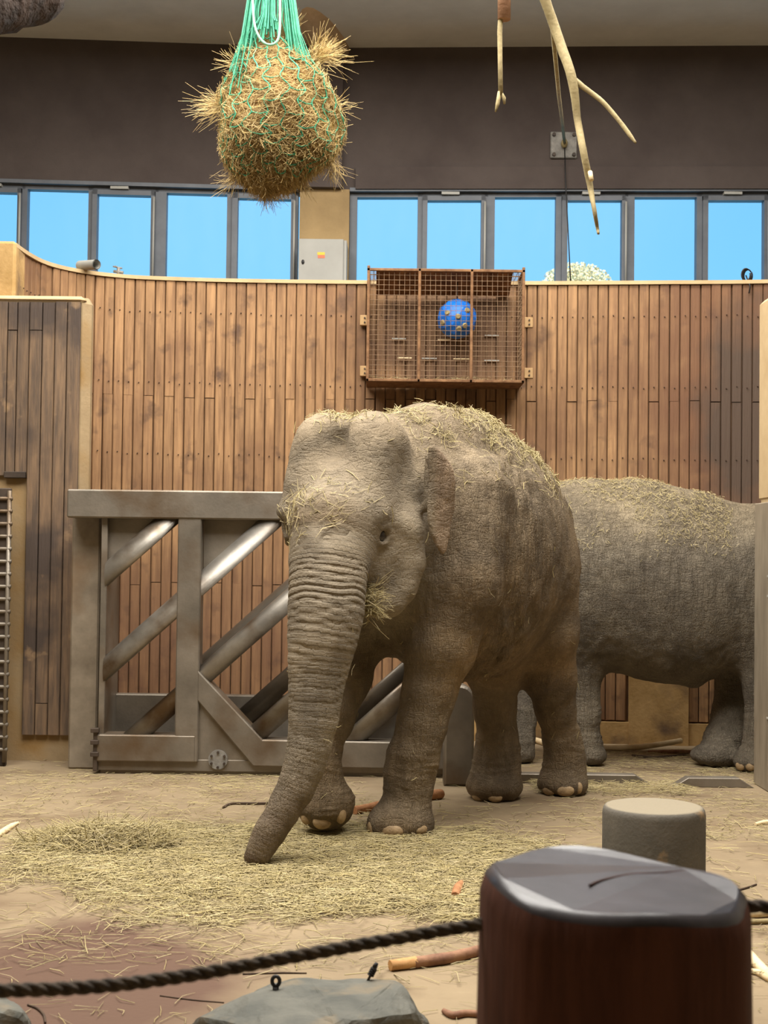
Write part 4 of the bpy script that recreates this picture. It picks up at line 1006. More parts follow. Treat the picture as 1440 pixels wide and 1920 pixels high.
# hay net
dn = 7.5; prof = [(-150, 510, 8), (-60, 511, 20), (0, 508, 34), (45, 506, 42), (87, 507, 57), (131, 518, 82), (175, 524, 104), (219, 523, 114), (262, 523, 113), (292, 522, 102), (322, 512, 76), (348, 506, 44), (360, 502, 14)]
ps = spline(prof, 8)
hn = thing('hay_net', 'green cord net stuffed with hay hanging from the ceiling', 'hay net', P(505, 365, dn))
def netpt(row, q, k=1.0):
    y, cx, hw = row; lump = 1 + .05*math.sin(3*q + y*.03) + .04*math.sin(5*q - y*.05)
    c = P(cx, y, dn); r = px(hw, dn)*k*lump; return c + Vector((math.cos(q)*r, math.sin(q)*r*.9, 0))
core = [r for r in ps if r[0] > 62]
bm = NB(); rings = []
for r in core:
    kk = .93 * (min(1, (r[0] - 52)/60)**.9)
    rings.append([bm.verts.new(netpt(r, 2*math.pi*k/40, kk) + Vector([random.uniform(-.012, .012) for _ in range(3)])) for k in range(40)])
for i in range(len(rings)-1):
    for k in range(40): bm.faces.new((rings[i][k], rings[i][(k+1) % 40], rings[i+1][(k+1) % 40], rings[i+1][k]))
bm.faces.new(rings[0][::-1]); bm.faces.new(rings[-1]); bmesh.ops.recalc_face_normals(bm, faces=bm.faces)
hc = ob('hay_core', bm, m_core, hn)
N = 15000; Pn = []; Dn = []
for _ in range(N):
    r = core[min(len(core)-1, int(random.triangular(0, len(core), len(core)*.62)))]; q = random.uniform(0, 2*math.pi)
    p = netpt(r, q, random.uniform(.88, 1.03)*(min(1, (r[0] - 48)/60)**.9)); rad = Vector((math.cos(q), math.sin(q), 0)); tg = Vector((-math.sin(q), math.cos(q), 0))
    dd = tg*random.uniform(-1, 1) + Vector((0, 0, 1))*random.uniform(-.8, .5) + rad*random.uniform(-.15, .25); Pn.append(p); Dn.append(dd.normalized())
def tuft(x, y, d, dirpx, n, ln_, spread):
    c = P(x, y, d); dv = (P(x + dirpx[0], y + dirpx[1], d) - c).normalized()
    for _ in range(n):
        dd = (dv + Vector([random.gauss(0, spread) for _ in range(3)])).normalized(); Pn.append(c + dd*random.uniform(.0, ln_) + Vector([random.gauss(0, .02) for _ in range(3)])); Dn.append(dd)
n0 = len(Pn)
tuft(428, 200, dn, (-1, .05), 150, .10, .35); tuft(420, 200, dn, (-1, .15), 60, .17, .35); tuft(590, 112, dn, (.7, -.5), 230, .13, .45); tuft(600, 110, dn, (.9, .1), 40, .17, .4); tuft(445, 120, dn, (-1, -.4), 36, .1, .4); tuft(632, 200, dn, (1, -.2), 36, .07, .5)
tuft(500, 355, dn, (0, 1), 160, .06, .7); tuft(625, 310, dn, (.3, .8), 70, .06, .5); tuft(532, 70, dn, (.2, -.8), 260, .10, .35); tuft(440, 330, dn, (-.7, .6), 50, .08, .5); tuft(560, 335, dn, (.5, .8), 70, .07, .6)
N = len(Pn); Pn = np.array([tuple(p) for p in Pn]); Dn = np.array([tuple(p) for p in Dn])
ln = rng.uniform(.04, .13, N); ln[n0:] = rng.uniform(.05, .17, N - n0)
tag(link('loose_hay', straw_mesh('loose_hay', Pn, Dn, ln, rng.uniform(.0008, .0017, N), rng.normal(0, .006, (N, 3)), mat=mk('golden_straw', (208, 178, 122), (228, 202, 150), scale=6, rough=.75, bump=0, attr='Col')), hn), kind='stuff')
cords = NB(); NQ = 22
for k in range(NQ):
    q = 2*math.pi*k/NQ; pts = []
    for i, r in enumerate(ps[::4]):
        if r[0] > 345: break
        wob = .06*(1 if i % 2 else -1)*min(1, max(0, (r[0] - 40)/80)); pts.append(netpt(r, q + wob + .03*math.sin(i*1.7 + k), 1.012))
    tube(cords, bent(pts, 3), .0038, 5, False)
for i, r in enumerate(ps[::4]):
    if r[0] < 60 or r[0] > 345: continue
    for k in range(NQ):
        if (k + i) % 2: continue
        wob = .06*(1 if i % 2 else -1)*min(1, max(0, (r[0] - 40)/80))
        a_ = 2*math.pi*k/NQ + wob; b_ = 2*math.pi*(k+1)/NQ + wob
        tube(cords, [netpt(r, a_, 1.012), netpt((r[0] + 4, r[1], r[2]), (a_ + b_)/2, 1.012), netpt(r, b_, 1.012)], .0036, 5, False)
tag(ob('net_cords', cords, m_green, hn), kind='stuff')
# gathered cords at the top (three bundles)
bm = NB()
for (xt, xb_, yb_, n_) in ((480, 452, 150, 26), (505, 500, 62, 34), (538, 560, 130, 26)):
    for k in range(n_):
        w = (k/(n_-1) - .5); zz = random.uniform(-.05, .05)
        a_ = P(xt + w*20, -40, dn + zz*.6); m_ = P((xt + xb_)/2 + w*26, yb_*.45, dn - .10 + zz); b_ = P(xb_ + w*44, yb_ + random.uniform(-25, 25), dn - .15 + zz)
        tube(bm, [a_, m_, b_], .0036, 4, False)
tag(ob('gathered_cords', bm, m_green, hn), kind='stuff')
bm = NB(); tube(bm, bent([P(473, -20, dn - .16), P(478, 50, dn - .19), P(498, 82, dn - .2), P(522, 72, dn - .2), P(525, 0, dn - .16), P(524, -30, dn - .15)], 6), .007, 7); ob('draw_cord', bm, mk('pale_green_cord', (120, 180, 150), (150, 200, 172), scale=30, rough=.6, bump=.2), hn)
bm = NB(); top = P(511, -60, dn); tube(bm, [P(512, -10, dn), top, Vector((top.x, top.y, ZC + .02))], [.05, .03, .012], 10); ob('hanging_rope', bm, m_green, hn)
# hanging branches
dh = 7.0
hb = thing('hanging_branch', 'forked peeled branch hanging from the ceiling on a rope', 'branch', P(1120, 436, dh))
main = [(985, -110, 12), (1008, -40, 11), (1022, 0, 10), (1050, 80, 9.5), (1073, 150, 9), (1082, 220, 7), (1093, 280, 7), (1103, 330, 6.5), (1112, 380, 4.5), (1118, 415, 3.8), (1122, 438, 2.5)]
m_ = spline(main, 4); bm = NB(); tube(bm, [P(x, y, dh + .02*math.sin(i*.7)) for i, (x, y, r) in enumerate(m_)], [px(r, dh) for (_, _, r) in m_], 9, jit=.05); ob('stem', bm, m_peel, hb)
sd_ = spline([(1074, 148, 6), (1100, 168, 5), (1130, 191, 4.6), (1162, 228, 4.2), (1180, 252, 4), (1192, 268, 2)], 4); bm = NB(); tube(bm, [P(x, y, dh - .03*i/8) for i, (x, y, r) in enumerate(sd_)], [px(r, dh) for (_, _, r) in sd_], 8, jit=.05); ob('side_shoot', bm, m_peel, hb)
bm = NB(); tube(bm, [P(1106, 322, dh - .01), P(1109, 338, dh - .03)], px(4.5, dh), 7); ob('cut_stub', bm, m_pale, hb)
bm = NB(); tp = P(990, -100, dh); tube(bm, [tp, Vector((tp.x, tp.y, ZC + .02))], .012, 8); ob('hanging_rope', bm, m_rope, hb)
hb2 = thing('hanging_branch', 'slim peeled branch with split tip and bark sleeve hanging from the ceiling', 'branch', P(938, 208, dh))
bm = NB(); tube(bm, [P(x, y, dh) for (x, y) in ((944, -120), (941, 0), (937, 60), (938, 120), (939, 178))], [px(r, dh) for r in (5.5, 5, 5, 4.5, 4.5)], 8, jit=.05); ob('stem', bm, m_peel, hb2)
bm = NB(); tube(bm, [P(937, 172, dh), P(933, 195, dh), P(929, 210, dh)], [px(4, dh), px(4, dh), px(1.5, dh)], 7); ob('split_tip', bm, m_peel, hb2)
bm = NB(); tube(bm, [P(938, 172, dh), P(945, 184, dh), P(946, 195, dh)], [px(3.5, dh), px(4, dh), px(2, dh)], 7); ob('split_tip', bm, m_peel, hb2)
bm = NB(); tube(bm, [P(946, -130, dh), P(945, 37, dh)], [px(13, dh), px(12.5, dh)], 14, jit=.03); ob('bark_sleeve', bm, mk('sleeve_bark', (150, 110, 82), (176, 136, 104), scale=12, rough=.85, bump=.3), hb2)
bm = NB(); tp = P(946, -125, dh); tube(bm, [tp, Vector((tp.x, tp.y, ZC + .02))], .012, 8); ob('hanging_rope', bm, m_rope, hb2)
bm = NB(); tube(bm, [P(1030, 20, dh + .02), P(1037, 62, dh + .05), P(1048, 180, 9.8), Vector((pw.x, pw.y - .07, pw.z))], [.012, .012, .013, .014], 8)
tag(ob('guy_rope', bm, m_peel), 'straight pale rope from the forked hanging branch to the anchor plate', 'rope')
# bark log hanging in the corner
dl = 6.0; lg = thing('hanging_log', 'thick dark bark log end hanging from the ceiling', 'log', P(30, 60, dl))
a = P(-260, 60, dl - .6); b = P(70, -22, dl + .35); bm = NB(); n_ = 18
tube(bm, [a.lerp(b, k/n_) for k in range(n_+1)], [px(66, dl)*(1 + .03*math.sin(k*1.9)) for k in range(n_+1)], 26, jit=.045); ob('bark', bm, m_bark, lg)
ad_ = (b - a).normalized(); bm = NB(); tube(bm, [b - ad_*.02, b + ad_*.012], px(61, dl), 26); ob('cut_end', bm, m_cut, lg)
bm = NB(); tp = a.lerp(b, .45); tube(bm, [tp, Vector((tp.x, tp.y, ZC + .02))], .02, 8); ob('hanging_rope', bm, m_rope, lg)

# ================================================================== FOREGROUND
# dark stump of the barrier
ds = 2.42; sc_ = P(1151, 1650, ds); ztop = sc_.z
st = thing('barrier_stump', 'thick dark stained wooden stump with chamfered top threaded by the rope', 'stump', (sc_.x, sc_.y, 0))
bm = NB(); NS = 40; R0 = px(250, ds)
def srad(q): return R0*(1 + .016*math.sin(3*q + 1) + .012*math.sin(7*q) + .008*math.sin(11*q + 2))
rows = [(1.05, 0, 0), (1.04, .25, 0), (1.02, .6, 0), (1.0, ztop - .055, 1), (.965, ztop - .016, 1), (.90, ztop, 1)]
rings = []
for (k, z, tl) in rows:
    ring = []
    for j in range(NS):
        q = 2*math.pi*j/NS; r = srad(q)*k; x = math.cos(q)*r; y = math.sin(q)*r
        dz = tl*(-.014*x/R0 + .010*y/R0 + .006*math.sin(4*q + 1) + (.012*math.sin(2*q + 2) if k == 1.0 else 0)); ring.append(bm.verts.new((sc_.x + x, sc_.y + y, z + dz)))
    rings.append(ring)
for i in range(len(rings)-1):
    for j in range(NS):
        f = bm.faces.new((rings[i][j], rings[i][(j+1) % NS], rings[i+1][(j+1) % NS], rings[i+1][j])); f.smooth = True
        f.material_index = 1 if i >= 4 else 0
bm.faces.new(rings[0][::-1]); bm.faces.new(rings[-1]).material_index = 1
ob('trunk_block', bm, [m_stump, m_stumptop], st)
bm = NB(); cr_ = [P(x, y, 1) for x, y in ()]
def on_top(x, y):
    return G(x, y, ztop + .002)
tube(bm, bent([on_top(x, y) + Vector((0, 0, -.003 - .014*(on_top(x, y).x - sc_.x)/R0)) for (x, y) in ((1105, 1660), (1130, 1648), (1180, 1634), (1240, 1627), (1300, 1618))], 4), [.0022]*17, 5); ob('crack', bm, m_stump, st)
# rope threaded through the stump
path = [(-260, 1862, 2.15), (-120, 1864, 2.2), (0, 1858, 2.25), (180, 1850, 2.31), (360, 1828, 2.36), (600, 1785, 2.39), (897, 1734, 2.42), (1150, 1702, 2.43), (1400, 1699, 2.42), (1500, 1708, 2.40), (1640, 1730, 2.36)]
pp = spline([tuple(P(x, y, d)) for (x, y, d) in path], 24)
bm = NB(); rr = px(12.5, 2.4); pv = [Vector(p) for p in pp]; acc = 0; strands = [[], [], []]
for i, p in enumerate(pv):
    t_ = (pv[min(i+1, len(pv)-1)] - pv[max(i-1, 0)]).normalized(); a_ = t_.cross(up).normalized(); b_ = t_.cross(a_)
    if i: acc += (pv[i] - pv[i-1]).length
    for k in range(3):
        q = acc*2*math.pi/.075 + k*2*math.pi/3; strands[k].append(p + (a_*math.cos(q) + b_*math.sin(q))*rr*.48)
for k in range(3): tube(bm, strands[k], rr*.60, 9)
tag(ob('barrier_rope', bm, m_rope), 'thick twisted dark rope running across the foreground through the stump', 'rope')
# grey concrete post
dpst = 6.5; pc_ = P(1226, 1510, dpst); zt2 = pc_.z; r2 = px(95, dpst)
bm = NB(); lathe(bm, (pc_.x, pc_.y, 0), [(r2*1.02, 0), (r2, .1), (r2, zt2 - .035), (r2*.985, zt2 - .016), (r2*.95, zt2 - .004), (r2*.88, zt2)], 48)
tag(ob('concrete_post', bm, m_post), 'short round grey concrete post with pale dusty top behind the dark stump', 'post')
# rocks
def rock(name, pts, label, sub=3, amp=.012, seed=1, pl=None):
    bm = NB()
    for p in pts: bm.verts.new(p)
    bmesh.ops.convex_hull(bm, input=bm.verts); bmesh.ops.delete(bm, geom=[v for v in bm.verts if not v.link_faces], context='VERTS')
    bmesh.ops.triangulate(bm, faces=bm.faces)
    bmesh.ops.bevel(bm, geom=list(bm.edges), offset=.012, segments=1, affect='EDGES', profile=.5)
    bmesh.ops.triangulate(bm, faces=bm.faces)
    bmesh.ops.subdivide_edges(bm, edges=bm.edges, cuts=sub, use_grid_fill=True); bmesh.ops.triangulate(bm, faces=bm.faces)
    V = np.array([tuple(v.co) for v in bm.verts]); n = vnoise(V*9, seed)*amp + vnoise(V*24, seed + 1)*amp*.5
    rid = np.abs(np.sin((V[:, 0]*.8 + V[:, 1]*.3)*16 + 2*vnoise(V*5, seed + 2)))*amp*.8
    bm.normal_update()
    for i, v_ in enumerate(bm.verts): v_.co += v_.normal*(n[i] + rid[i])
    return tag(ob(name, bm, m_rock, None, False), label, 'rock')
rk_pts = [G(350, 1935), G(470, 1990), G(640, 2010), G(800, 1960), G(805, 1925), P(372, 1912, 4.2), P(430, 1880, 4.25), P(500, 1848, 4.35), P(570, 1836, 4.4), P(640, 1838, 4.4), P(705, 1836, 4.38), P(745, 1846, 4.32),
          P(768, 1872, 4.25), P(778, 1905, 4.15), P(640, 1925, 3.95), P(480, 1935, 3.95), P(700, 1915, 4.0), Vector((G(480, 1930).x, 4.75, 0)), Vector((G(760, 1930).x, 4.7, 0)), Vector((G(400, 1930).x, 4.6, 0))]
rkm = rock('slate_rock', rk_pts, 'grey slate boulder with two fence insulators on its crest', 4, .010, 5)
rock('slate_rock', [G(-60, 1900), G(52, 1915), G(60, 1960), G(-40, 2000), P(-20, 1868, 4.45), P(20, 1870, 4.45), P(42, 1885, 4.4), P(48, 1905, 4.3), P(0, 1890, 4.25), P(-40, 1885, 4.3)], 'small grey slate rock with dark hollow beside the damp stain', 3, .008, 9)
bvr = BVHTree.FromObject(rkm, bpy.context.evaluated_depsgraph_get())
def rk_hit(x, y):
    for yy in range(int(y), int(y) + 60, 2):
        loc, nor, _, _ = bvr.ray_cast(Vector((0, 0, HC)), ray(x, yy).normalized())
        if loc: return loc
    return P(x, y, 4.3)
p = rk_hit(517, 1856); ins = thing('ring_insulator', 'black ring insulator standing upright on the slate boulder', 'insulator', p)
k_ = p.y/F
bm = NB(); tube(bm, [p - Vector((0, 0, .02)), p + Vector((0, 0, 6*k_))], 6*k_, 10); ob('foot', bm, m_black, ins)
bm = NB(); rc = p + Vector((0, 0, 16*k_)); tube(bm, [rc + Vector((math.cos(q)*7*k_, 0, math.sin(q)*9*k_)) for q in np.linspace(0, 2*math.pi, 19)], 3.6*k_, 8, False); ob('ring', bm, m_black, ins)
p = rk_hit(690, 1838); ins = thing('ribbed_insulator', 'black ribbed pin insulator leaning on the slate boulder', 'insulator', p)
dv = Vector((.5, 0, 1)).normalized(); bm = NB(); tube(bm, [p - dv*.02, p + dv*34*k_], 2.5*k_, 8); ob('pin', bm, m_dsteel, ins)
bm = NB()
for k in range(4): tube(bm, [p + dv*(10 + k*4.2)*k_, p + dv*(12.4 + k*4.2)*k_], 6.5*k_, 12)
ob('ribs', bm, m_black, ins)
bm = NB(); tube(bm, [p + dv*27*k_, p + dv*36*k_], [5*k_, 3.5*k_], 10); ob('cap', bm, m_black, ins)

# sticks, bark and twigs on the floor
def stick(name, rows, mat, label, cat='stick', seg=9, jit=.06, ends=None, group=None, zoff=0.0):
    """rows: (x, y, radius px) on the ground"""
    pts = []; rad = []
    for (x, y, r, *dd_) in rows:
        g = P(x, y, dd_[0]) if dd_ else G(x, y); g.z = max(g.z, 0) if dd_ else 0; rr_ = px(r, g.y); pts.append(g + Vector((0, 0, rr_*.9 + zoff))); rad.append(rr_)
    sp_ = spline([tuple(p) + (r,) for p, r in zip(pts, rad)], 4)
    bm = NB(); tube(bm, [Vector(a_[:3]) for a_ in sp_], [max(.001, a_[3]) for a_ in sp_], seg, jit=jit)
    if ends:
        t = thing(name, label, cat, pts[0], group); ob('shaft', bm, mat, t)
        d_ = (pts[0] - pts[1]).normalized(); bm = NB(); tube(bm, [pts[0] + d_*px(ends, pts[0].y), pts[0] - d_*.01], [rad[0]*.9, rad[0]*1.04], seg, jit=.03); ob('bare_end', bm, m_orange if name != 'chewed_branch' else m_cut, t); return t
    return tag(ob(name, bm, mat), label, cat, group)
stick('chewed_branch', [(775, 1815, 11), (830, 1808, 11), (880, 1797, 10.5), (960, 1775, 10), (1060, 1752, 9)], m_stick, 'thick brown branch with bare chewed end running behind the stump', 'branch', ends=48)
stick('gnarled_twig', [(832, 1900, 5), (850, 1910, 7), (878, 1906, 7), (930, 1912, 6)], m_stick, 'short gnarled grey-brown twig at the foot of the dark stump', 'twig')
stick('thin_twig', [(455, 1828, 1.6), (520, 1826, 1.8), (575, 1826, 1.4)], m_twig, 'straight thin brown twig lying just behind the slate boulder', 'twig')
stick('thin_twig', [(300, 1868, 1.2), (360, 1876, 1.4), (420, 1881, 1.2)], m_twig, 'wispy thin twig crossing the edge of the damp stain', 'twig')
stick('curved_twig', [(52, 1886, 2), (70, 1893, 2.5), (82, 1905, 2.5), (85, 1920, 2)], m_twig, 'short curved dark twig beside the small rock', 'twig')
stick('dark_twig', [(418, 1516, 2.2), (435, 1509, 2.5), (470, 1509, 2.6), (530, 1508, 2.4)], m_twig, 'bent dark twig lying behind the trunk tip', 'twig')
stick('dark_twig', [(855, 1604, 2), (900, 1604, 2.4), (935, 1602, 2)], m_twig, 'dark twig in the hay near the concrete post', 'twig')
stick('bark_chunk', [(853, 1688, 8), (860, 1672, 9), (868, 1656, 4)], m_orange, 'orange splinter of bark standing out of the hay left of the stump', 'bark')
stick('gnawed_stick', [(664, 1527, 8), (685, 1523, 8), (712, 1519, 9)], m_orange, 'frayed orange stick lying beside the front foot', 'stick')
stick('gnawed_stick', [(803, 1500, 9), (815, 1499, 10), (827, 1497, 9)], m_orange, 'stubby orange stick end showing behind the front leg', 'stick')
stick('pale_stick', [(-20, 1580, 5), (5, 1565, 6), (22, 1553, 5), (34, 1545, 2.5)], m_pale, 'pale peeled stick near the chain rack side of the hay', 'stick')
stick('pale_stick', [(1385, 1722, 7), (1420, 1720, 8), (1500, 1716, 8)], m_pale, 'straight pale peeled stick under the rope beside the stump', 'stick')
stick('pale_stick', [(1380, 1736, 4), (1420, 1733, 5), (1500, 1730, 5)], m_peel, 'thinner pale stick lying parallel under the rope', 'stick')
fk = thing('forked_stick', 'pale forked stick lying right of the dark stump', 'stick', G(1425, 1820))
for rws in (((1390, 1782, 9), (1415, 1812, 10), (1450, 1845, 9), (1500, 1880, 8)), ((1395, 1824, 5), (1420, 1828, 6), (1450, 1846, 7))):
    bm = NB(); pts_ = [G(x, y) for (x, y, r) in rws]; tube(bm, [g + Vector((0, 0, px(r, g.y)*.9)) for g, (x, y, r) in zip(pts_, rws)], [px(r, g.y) for g, (x, y, r) in zip(pts_, rws)], 8, jit=.05); ob('prong', bm, m_pale, fk)
stick('thin_twig', [(1360, 1676, 1.8), (1395, 1668, 2), (1418, 1660, 1.8)], m_twig, 'dark thin twig poking out behind the right of the stump', 'twig')
stick('pale_stick', [(1416, 1548, 3), (1440, 1546, 5), (1470, 1550, 4)], m_pale, 'pale wood chip on bare floor beyond the concrete post', 'stick')
stick('long_pale_stick', [(1125, 1406, 5, 11.02), (1170, 1407, 5.5, 11.03), (1220, 1403, 5.5, 11.08), (1278, 1393, 5, 11.14)], m_pale, 'long pale peeled stick under the belly of the rear elephant', 'stick')
stick('brushwood', [(1185, 1418, 2), (1230, 1422, 2.5), (1290, 1416, 2)], m_twig, 'dark brushwood twig under the rear elephant', 'twig')
stick('brushwood', [(1215, 1411, 2), (1260, 1413, 4), (1300, 1412, 3)], m_stick, 'thicker brown brushwood piece by the rear elephant front foot', 'twig')
stick('pale_stick', [(990, 1396, 4), (1005, 1394, 6), (1020, 1398, 5)], m_pale, 'pale wood chunk between the hind legs by the wall', 'stick')

# ================================================================== HAY (nobody could count it)
SOLID = [bv1, bv2]
for o_ in list(scene.objects):
    if o_.type == 'MESH' and (o_.name.split('.')[0] in ('guard_plate', 'gate_post', 'track_stop', 'slate_rock', 'concrete_post', 'latch_block') or (o_.parent and o_.parent.name in ('sliding_gate', 'barrier_stump') and o_.name.split('.')[0] in ('runner', 'base_plate', 'trunk_block'))):
        b_ = bmesh.new(); b_.from_mesh(o_.data); SOLID.append(BVHTree.FromBMesh(b_)); b_.free()
def clear_of(xy):
    keep = [not any(b_.ray_cast(Vector((x, y, -.03)), Vector((0, 0, 1)), .05)[0] for b_ in SOLID) for (x, y) in xy]
    return xy[np.array(keep)]
def gpoly(pts): return [G(x, y) for (x, y) in pts]
def scatter(n, x0, x1, y0, y1, dens):
    out = []; tries = 0
    while len(out) < n and tries < n*60:
        m = n*2; X = rng.uniform(x0, x1, m); Y = rng.uniform(y0, y1, m); k = dens(X, Y) > rng.uniform(0, 1, m)
        out.extend(zip(X[k], Y[k])); tries += m
    return np.array(out[:n])
gA = G(560, 1620); gM = G(205, 1585)
def ns(X, Y, f, s_): return vnoise(np.stack([X*f, Y*f, np.zeros_like(X)], 1), s_)
def dens_main(X, Y):
    r = np.sqrt(((X - gA.x - .15)/1.55)**2 + ((Y - gA.y + .1)/.95)**2) + .28*ns(X, Y, 1.6, 51) + .12*ns(X, Y, 6, 52)
    return np.clip((1.22 - r)/.6, 0, 1)*.97 + .012
def dens_far(X, Y):
    r = .5 + .5*ns(X, Y, 1.2, 61) + .3*ns(X, Y, 4, 62)
    return np.clip(r, 0.02, 1)
def lay(name, xy, zmax, ln0, ln1, w0, w1, label, lift=.05, par=None):
    if np.isscalar(zmax): xy = clear_of(xy)
    n = len(xy); z = rng.uniform(.003, zmax, n) if np.isscalar(zmax) else rng.uniform(.003, 1, n)*zmax
    a = rng.uniform(0, 2*np.pi, n); el = rng.normal(0, lift, n)
    D = np.stack([np.cos(a)*np.cos(el), np.sin(a)*np.cos(el), np.sin(el)], 1); Pp = np.stack([xy[:, 0], xy[:, 1], z + .002], 1)
    ln_ = rng.uniform(ln0, ln1, n); Pp[:, 2] = np.maximum(Pp[:, 2], np.abs(D[:, 2])*ln_*.5 + .003)
    bend = rng.normal(0, 1, (n, 3))*ln_[:, None]*.10; bend[:, 2] = np.abs(bend[:, 2])*.3
    o = link(name, straw_mesh(name, Pp, D, ln_, rng.uniform(w0, w1, n), bend), None); return tag(o, label, 'hay', None, 'stuff')
xy = scatter(26000, -2.4, 2.2, 5.0, 8.6, dens_main)
lay('strewn_hay', xy, .022, .05, .19, .0011, .0026, 'loose yellow-green hay strewn over the floor around the trunk')
def dens_m(X, Y): return np.clip(1.1 - np.sqrt(((X - gM.x)/.42)**2 + ((Y - gM.y)/.30)**2) + .2*ns(X, Y, 6, 71), 0, 1)
xm = scatter(5000, gM.x - .6, gM.x + .6, gM.y - .5, gM.y + .5, dens_m)
zm = .11*np.clip(1 - ((xm[:, 0] - gM.x)/.42)**2 - ((xm[:, 1] - gM.y)/.30)**2, .05, 1)
lay('hay_heap', xm, zm, .06, .22, .0012, .0028, 'low heap of hay on the floor left of the trunk tip', .28)
xf = scatter(9000, -2.6, 3.2, 7.6, 11.2, dens_far)
lay('scattered_hay', xf, .006, .03, .11, .0009, .0018, 'short hay bits scattered over the far floor beneath the elephants', .03)
xn = scatter(800, -1.5, 1.6, 3.9, 6.0, lambda X, Y: np.clip((Y - 4.3)/1.6, .02, 1)*np.clip(.6 + ns(X, Y, 2, 81), .1, 1))
lay('stray_straws', xn, .005, .04, .15, .0008, .0016, 'stray single straws on the bare front floor', .03)
xt = scatter(900, G(990, 1462).x, G(1270, 1462).x, 9.0, 9.5, lambda X, Y: np.full(len(X), 1.))
lay('threshold_hay', xt, .03, .05, .16, .001, .002, 'hay gathered along the floor rails in the gateway', .12)
# hay on the animals
def hay_on(me, bv, n, wfn, ln0, ln1, name, label, lift=.25, w=(.0012, .0024)):
    V, Nn = mesh_arrays(me); wts = wfn(V, Nn); wts = wts/wts.sum(); ix = rng.choice(len(V), n, p=wts)
    p = V[ix] + rng.normal(0, .006, (n, 3)); nn = Nn[ix]; t = unit(rng.normal(0, 1, (n, 3))); t = unit(t - nn*(np.sum(t*nn, 1)*1.0)[:, None] + nn*rng.normal(0, lift, (n, 1)))
    p = p + nn*rng.uniform(.002, .012, (n, 1)); ln_ = rng.uniform(ln0, ln1, n)
    return tag(link(name, straw_mesh(name, p, t, ln_, rng.uniform(w[0], w[1], n), rng.normal(0, 1, (n, 3))*ln_[:, None]*.08), None), label, 'hay', None, 'stuff')
def w1(V, Nn):
    t = (V - V3(TO)) @ V3(ua); lat = (V - V3(TO)) @ V3(la); z = V[:, 2]
    k = np.exp(-(lat/.33)**2)*sstep(Nn[:, 2], .1, .6)*sstep(z, 1.75, 2.0)*sstep(t, -.35, .0)
    n = vnoise(V*7, 91); return k*np.clip(.2 + 1.3*n, .02, 1) + 1e-9
hay_on(me1, bv1, 2900, w1, .03, .12, 'hay_on_back', 'hay lying over the back of the walking elephant')
def w1c(V, Nn):
    q = V - V3(P(640, 775, 7.5)); return np.exp(-(np.linalg.norm(q/np.array([.13, .25, .12]), axis=1))**2)*sstep(Nn[:, 2], .2, .7) + 1e-12
hay_on(me1, bv1, 260, w1c, .03, .09, 'hay_on_crown', 'hay bits caught on the crown of the walking elephant')
def w1f(V, Nn):
    q = V - V3(hp1(.10, .0, .13)); return np.exp(-(np.linalg.norm(q/np.array([.17, .2, .11]), axis=1))**2)*(Nn[:, 1] < 0) + 1e-12
hay_on(me1, bv1, 170, w1f, .03, .11, 'hay_on_brow', 'straws lying across the brow of the walking elephant', .15)
def w1s(V, Nn): return (V[:, 2] > .2)*(Nn[:, 1] < .1) + 1e-12
hay_on(me1, bv1, 110, w1s, .02, .08, 'straws_on_flank', 'single straws stuck to the flank and legs of the walking elephant', .1)
def w2(V, Nn):
    n = vnoise(V*6, 95); return sstep(Nn[:, 2], -.1, .5)*sstep(V[:, 2], 1.45, 1.85)*np.clip(.5 + n, .05, 1)*(V[:, 0] < 2.5) + 1e-9
hay_on(me2, bv2, 5000, w2, .015, .045, 'chaff_on_back', 'fine hay chaff covering the back of the rear elephant', .2, (.001, .002))
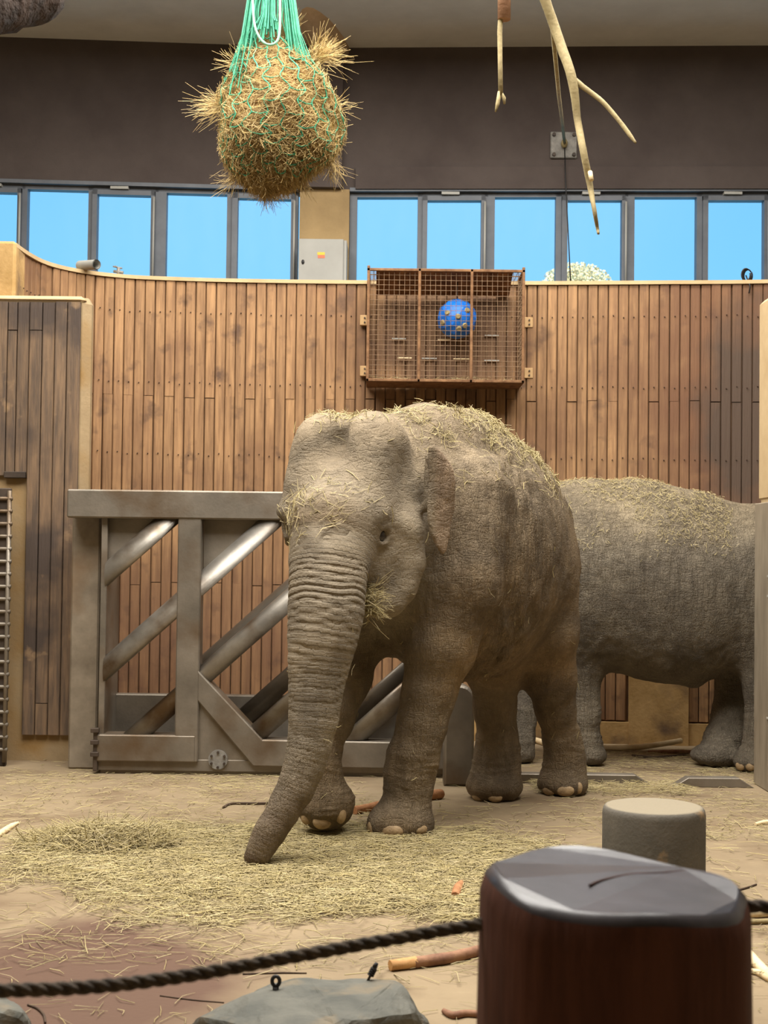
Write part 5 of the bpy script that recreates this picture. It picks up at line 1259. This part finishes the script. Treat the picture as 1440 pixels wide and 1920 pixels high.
# mouthful
c = P(690, 1128, 7.22); n = 150; b_ = V3(c)[None] + rng.normal(0, 1, (n, 3))*np.array([.012, .03, .035])
dirs = unit(np.array([.75, -.35, -.05])[None] + rng.normal(0, .45, (n, 3))); ln_ = rng.uniform(.06, .17, n)
tag(link('hay_mouthful', straw_mesh('hay_mouthful', b_ + dirs*ln_[:, None]*.4, dirs, ln_, rng.uniform(.0013, .0026, n), rng.normal(0, .01, (n, 3))), None), 'bundle of hay sticking out of the mouth of the walking elephant', 'hay', None, 'stuff')
# hay in the cage
n = 260; p_ = np.stack([rng.uniform(x0, x1, n), rng.uniform(DF + .02, DW - .05, n), z0 + rng.uniform(.0, .05, n)], 1)*1.0
cx0, cx1 = P(690, 610, DF).x, P(981, 610, DF).x; cz0 = P(838, 714, DF).z
p_ = np.stack([rng.uniform(cx0 + .06, cx1 - .06, n), rng.uniform(DF + .03, DW - .10, n), cz0 + rng.uniform(.004, .03, n)], 1); d_ = unit(rng.normal(0, 1, (n, 3))*np.array([1, .45, .14]))
tag(link('cage_hay', straw_mesh('cage_hay', p_, d_, rng.uniform(.05, .14, n), rng.uniform(.001, .002, n), rng.normal(0, .006, (n, 3))), None), 'leftover hay on the floor of the wire cage', 'hay', None, 'stuff')
# tree top outside the windows
def leaf_cloud(name, c, r, n, label):
    t = thing(name, label, 'tree', Vector((c[0], c[1], -2)))
    bm = NB(); tube(bm, [Vector((c[0], c[1], -2)), Vector(c)], [.3, .1], 8); ob('trunk', bm, m_stick, t)
    q = unit(rng.normal(0, 1, (n, 3)))*(rng.uniform(0, 1, (n, 1))**.5); p = np.array(c) + q*np.array(r)
    a = unit(rng.normal(0, 1, (n, 3)))*.035; b = unit(rng.normal(0, 1, (n, 3)))*.028
    V = np.stack([p - a, p - b, p + a, p + b], 1).reshape(-1, 3); tag(link('foliage', fast_mesh('foliage', V, np.arange(n*4).reshape(-1, 4), m_leaf), t), kind='stuff')
cc = P(1080, 548, 30); leaf_cloud('outside_tree', tuple(cc), (.85, .8, .62), 9000, 'pale sunlit tree top seen through the window beside the cage')
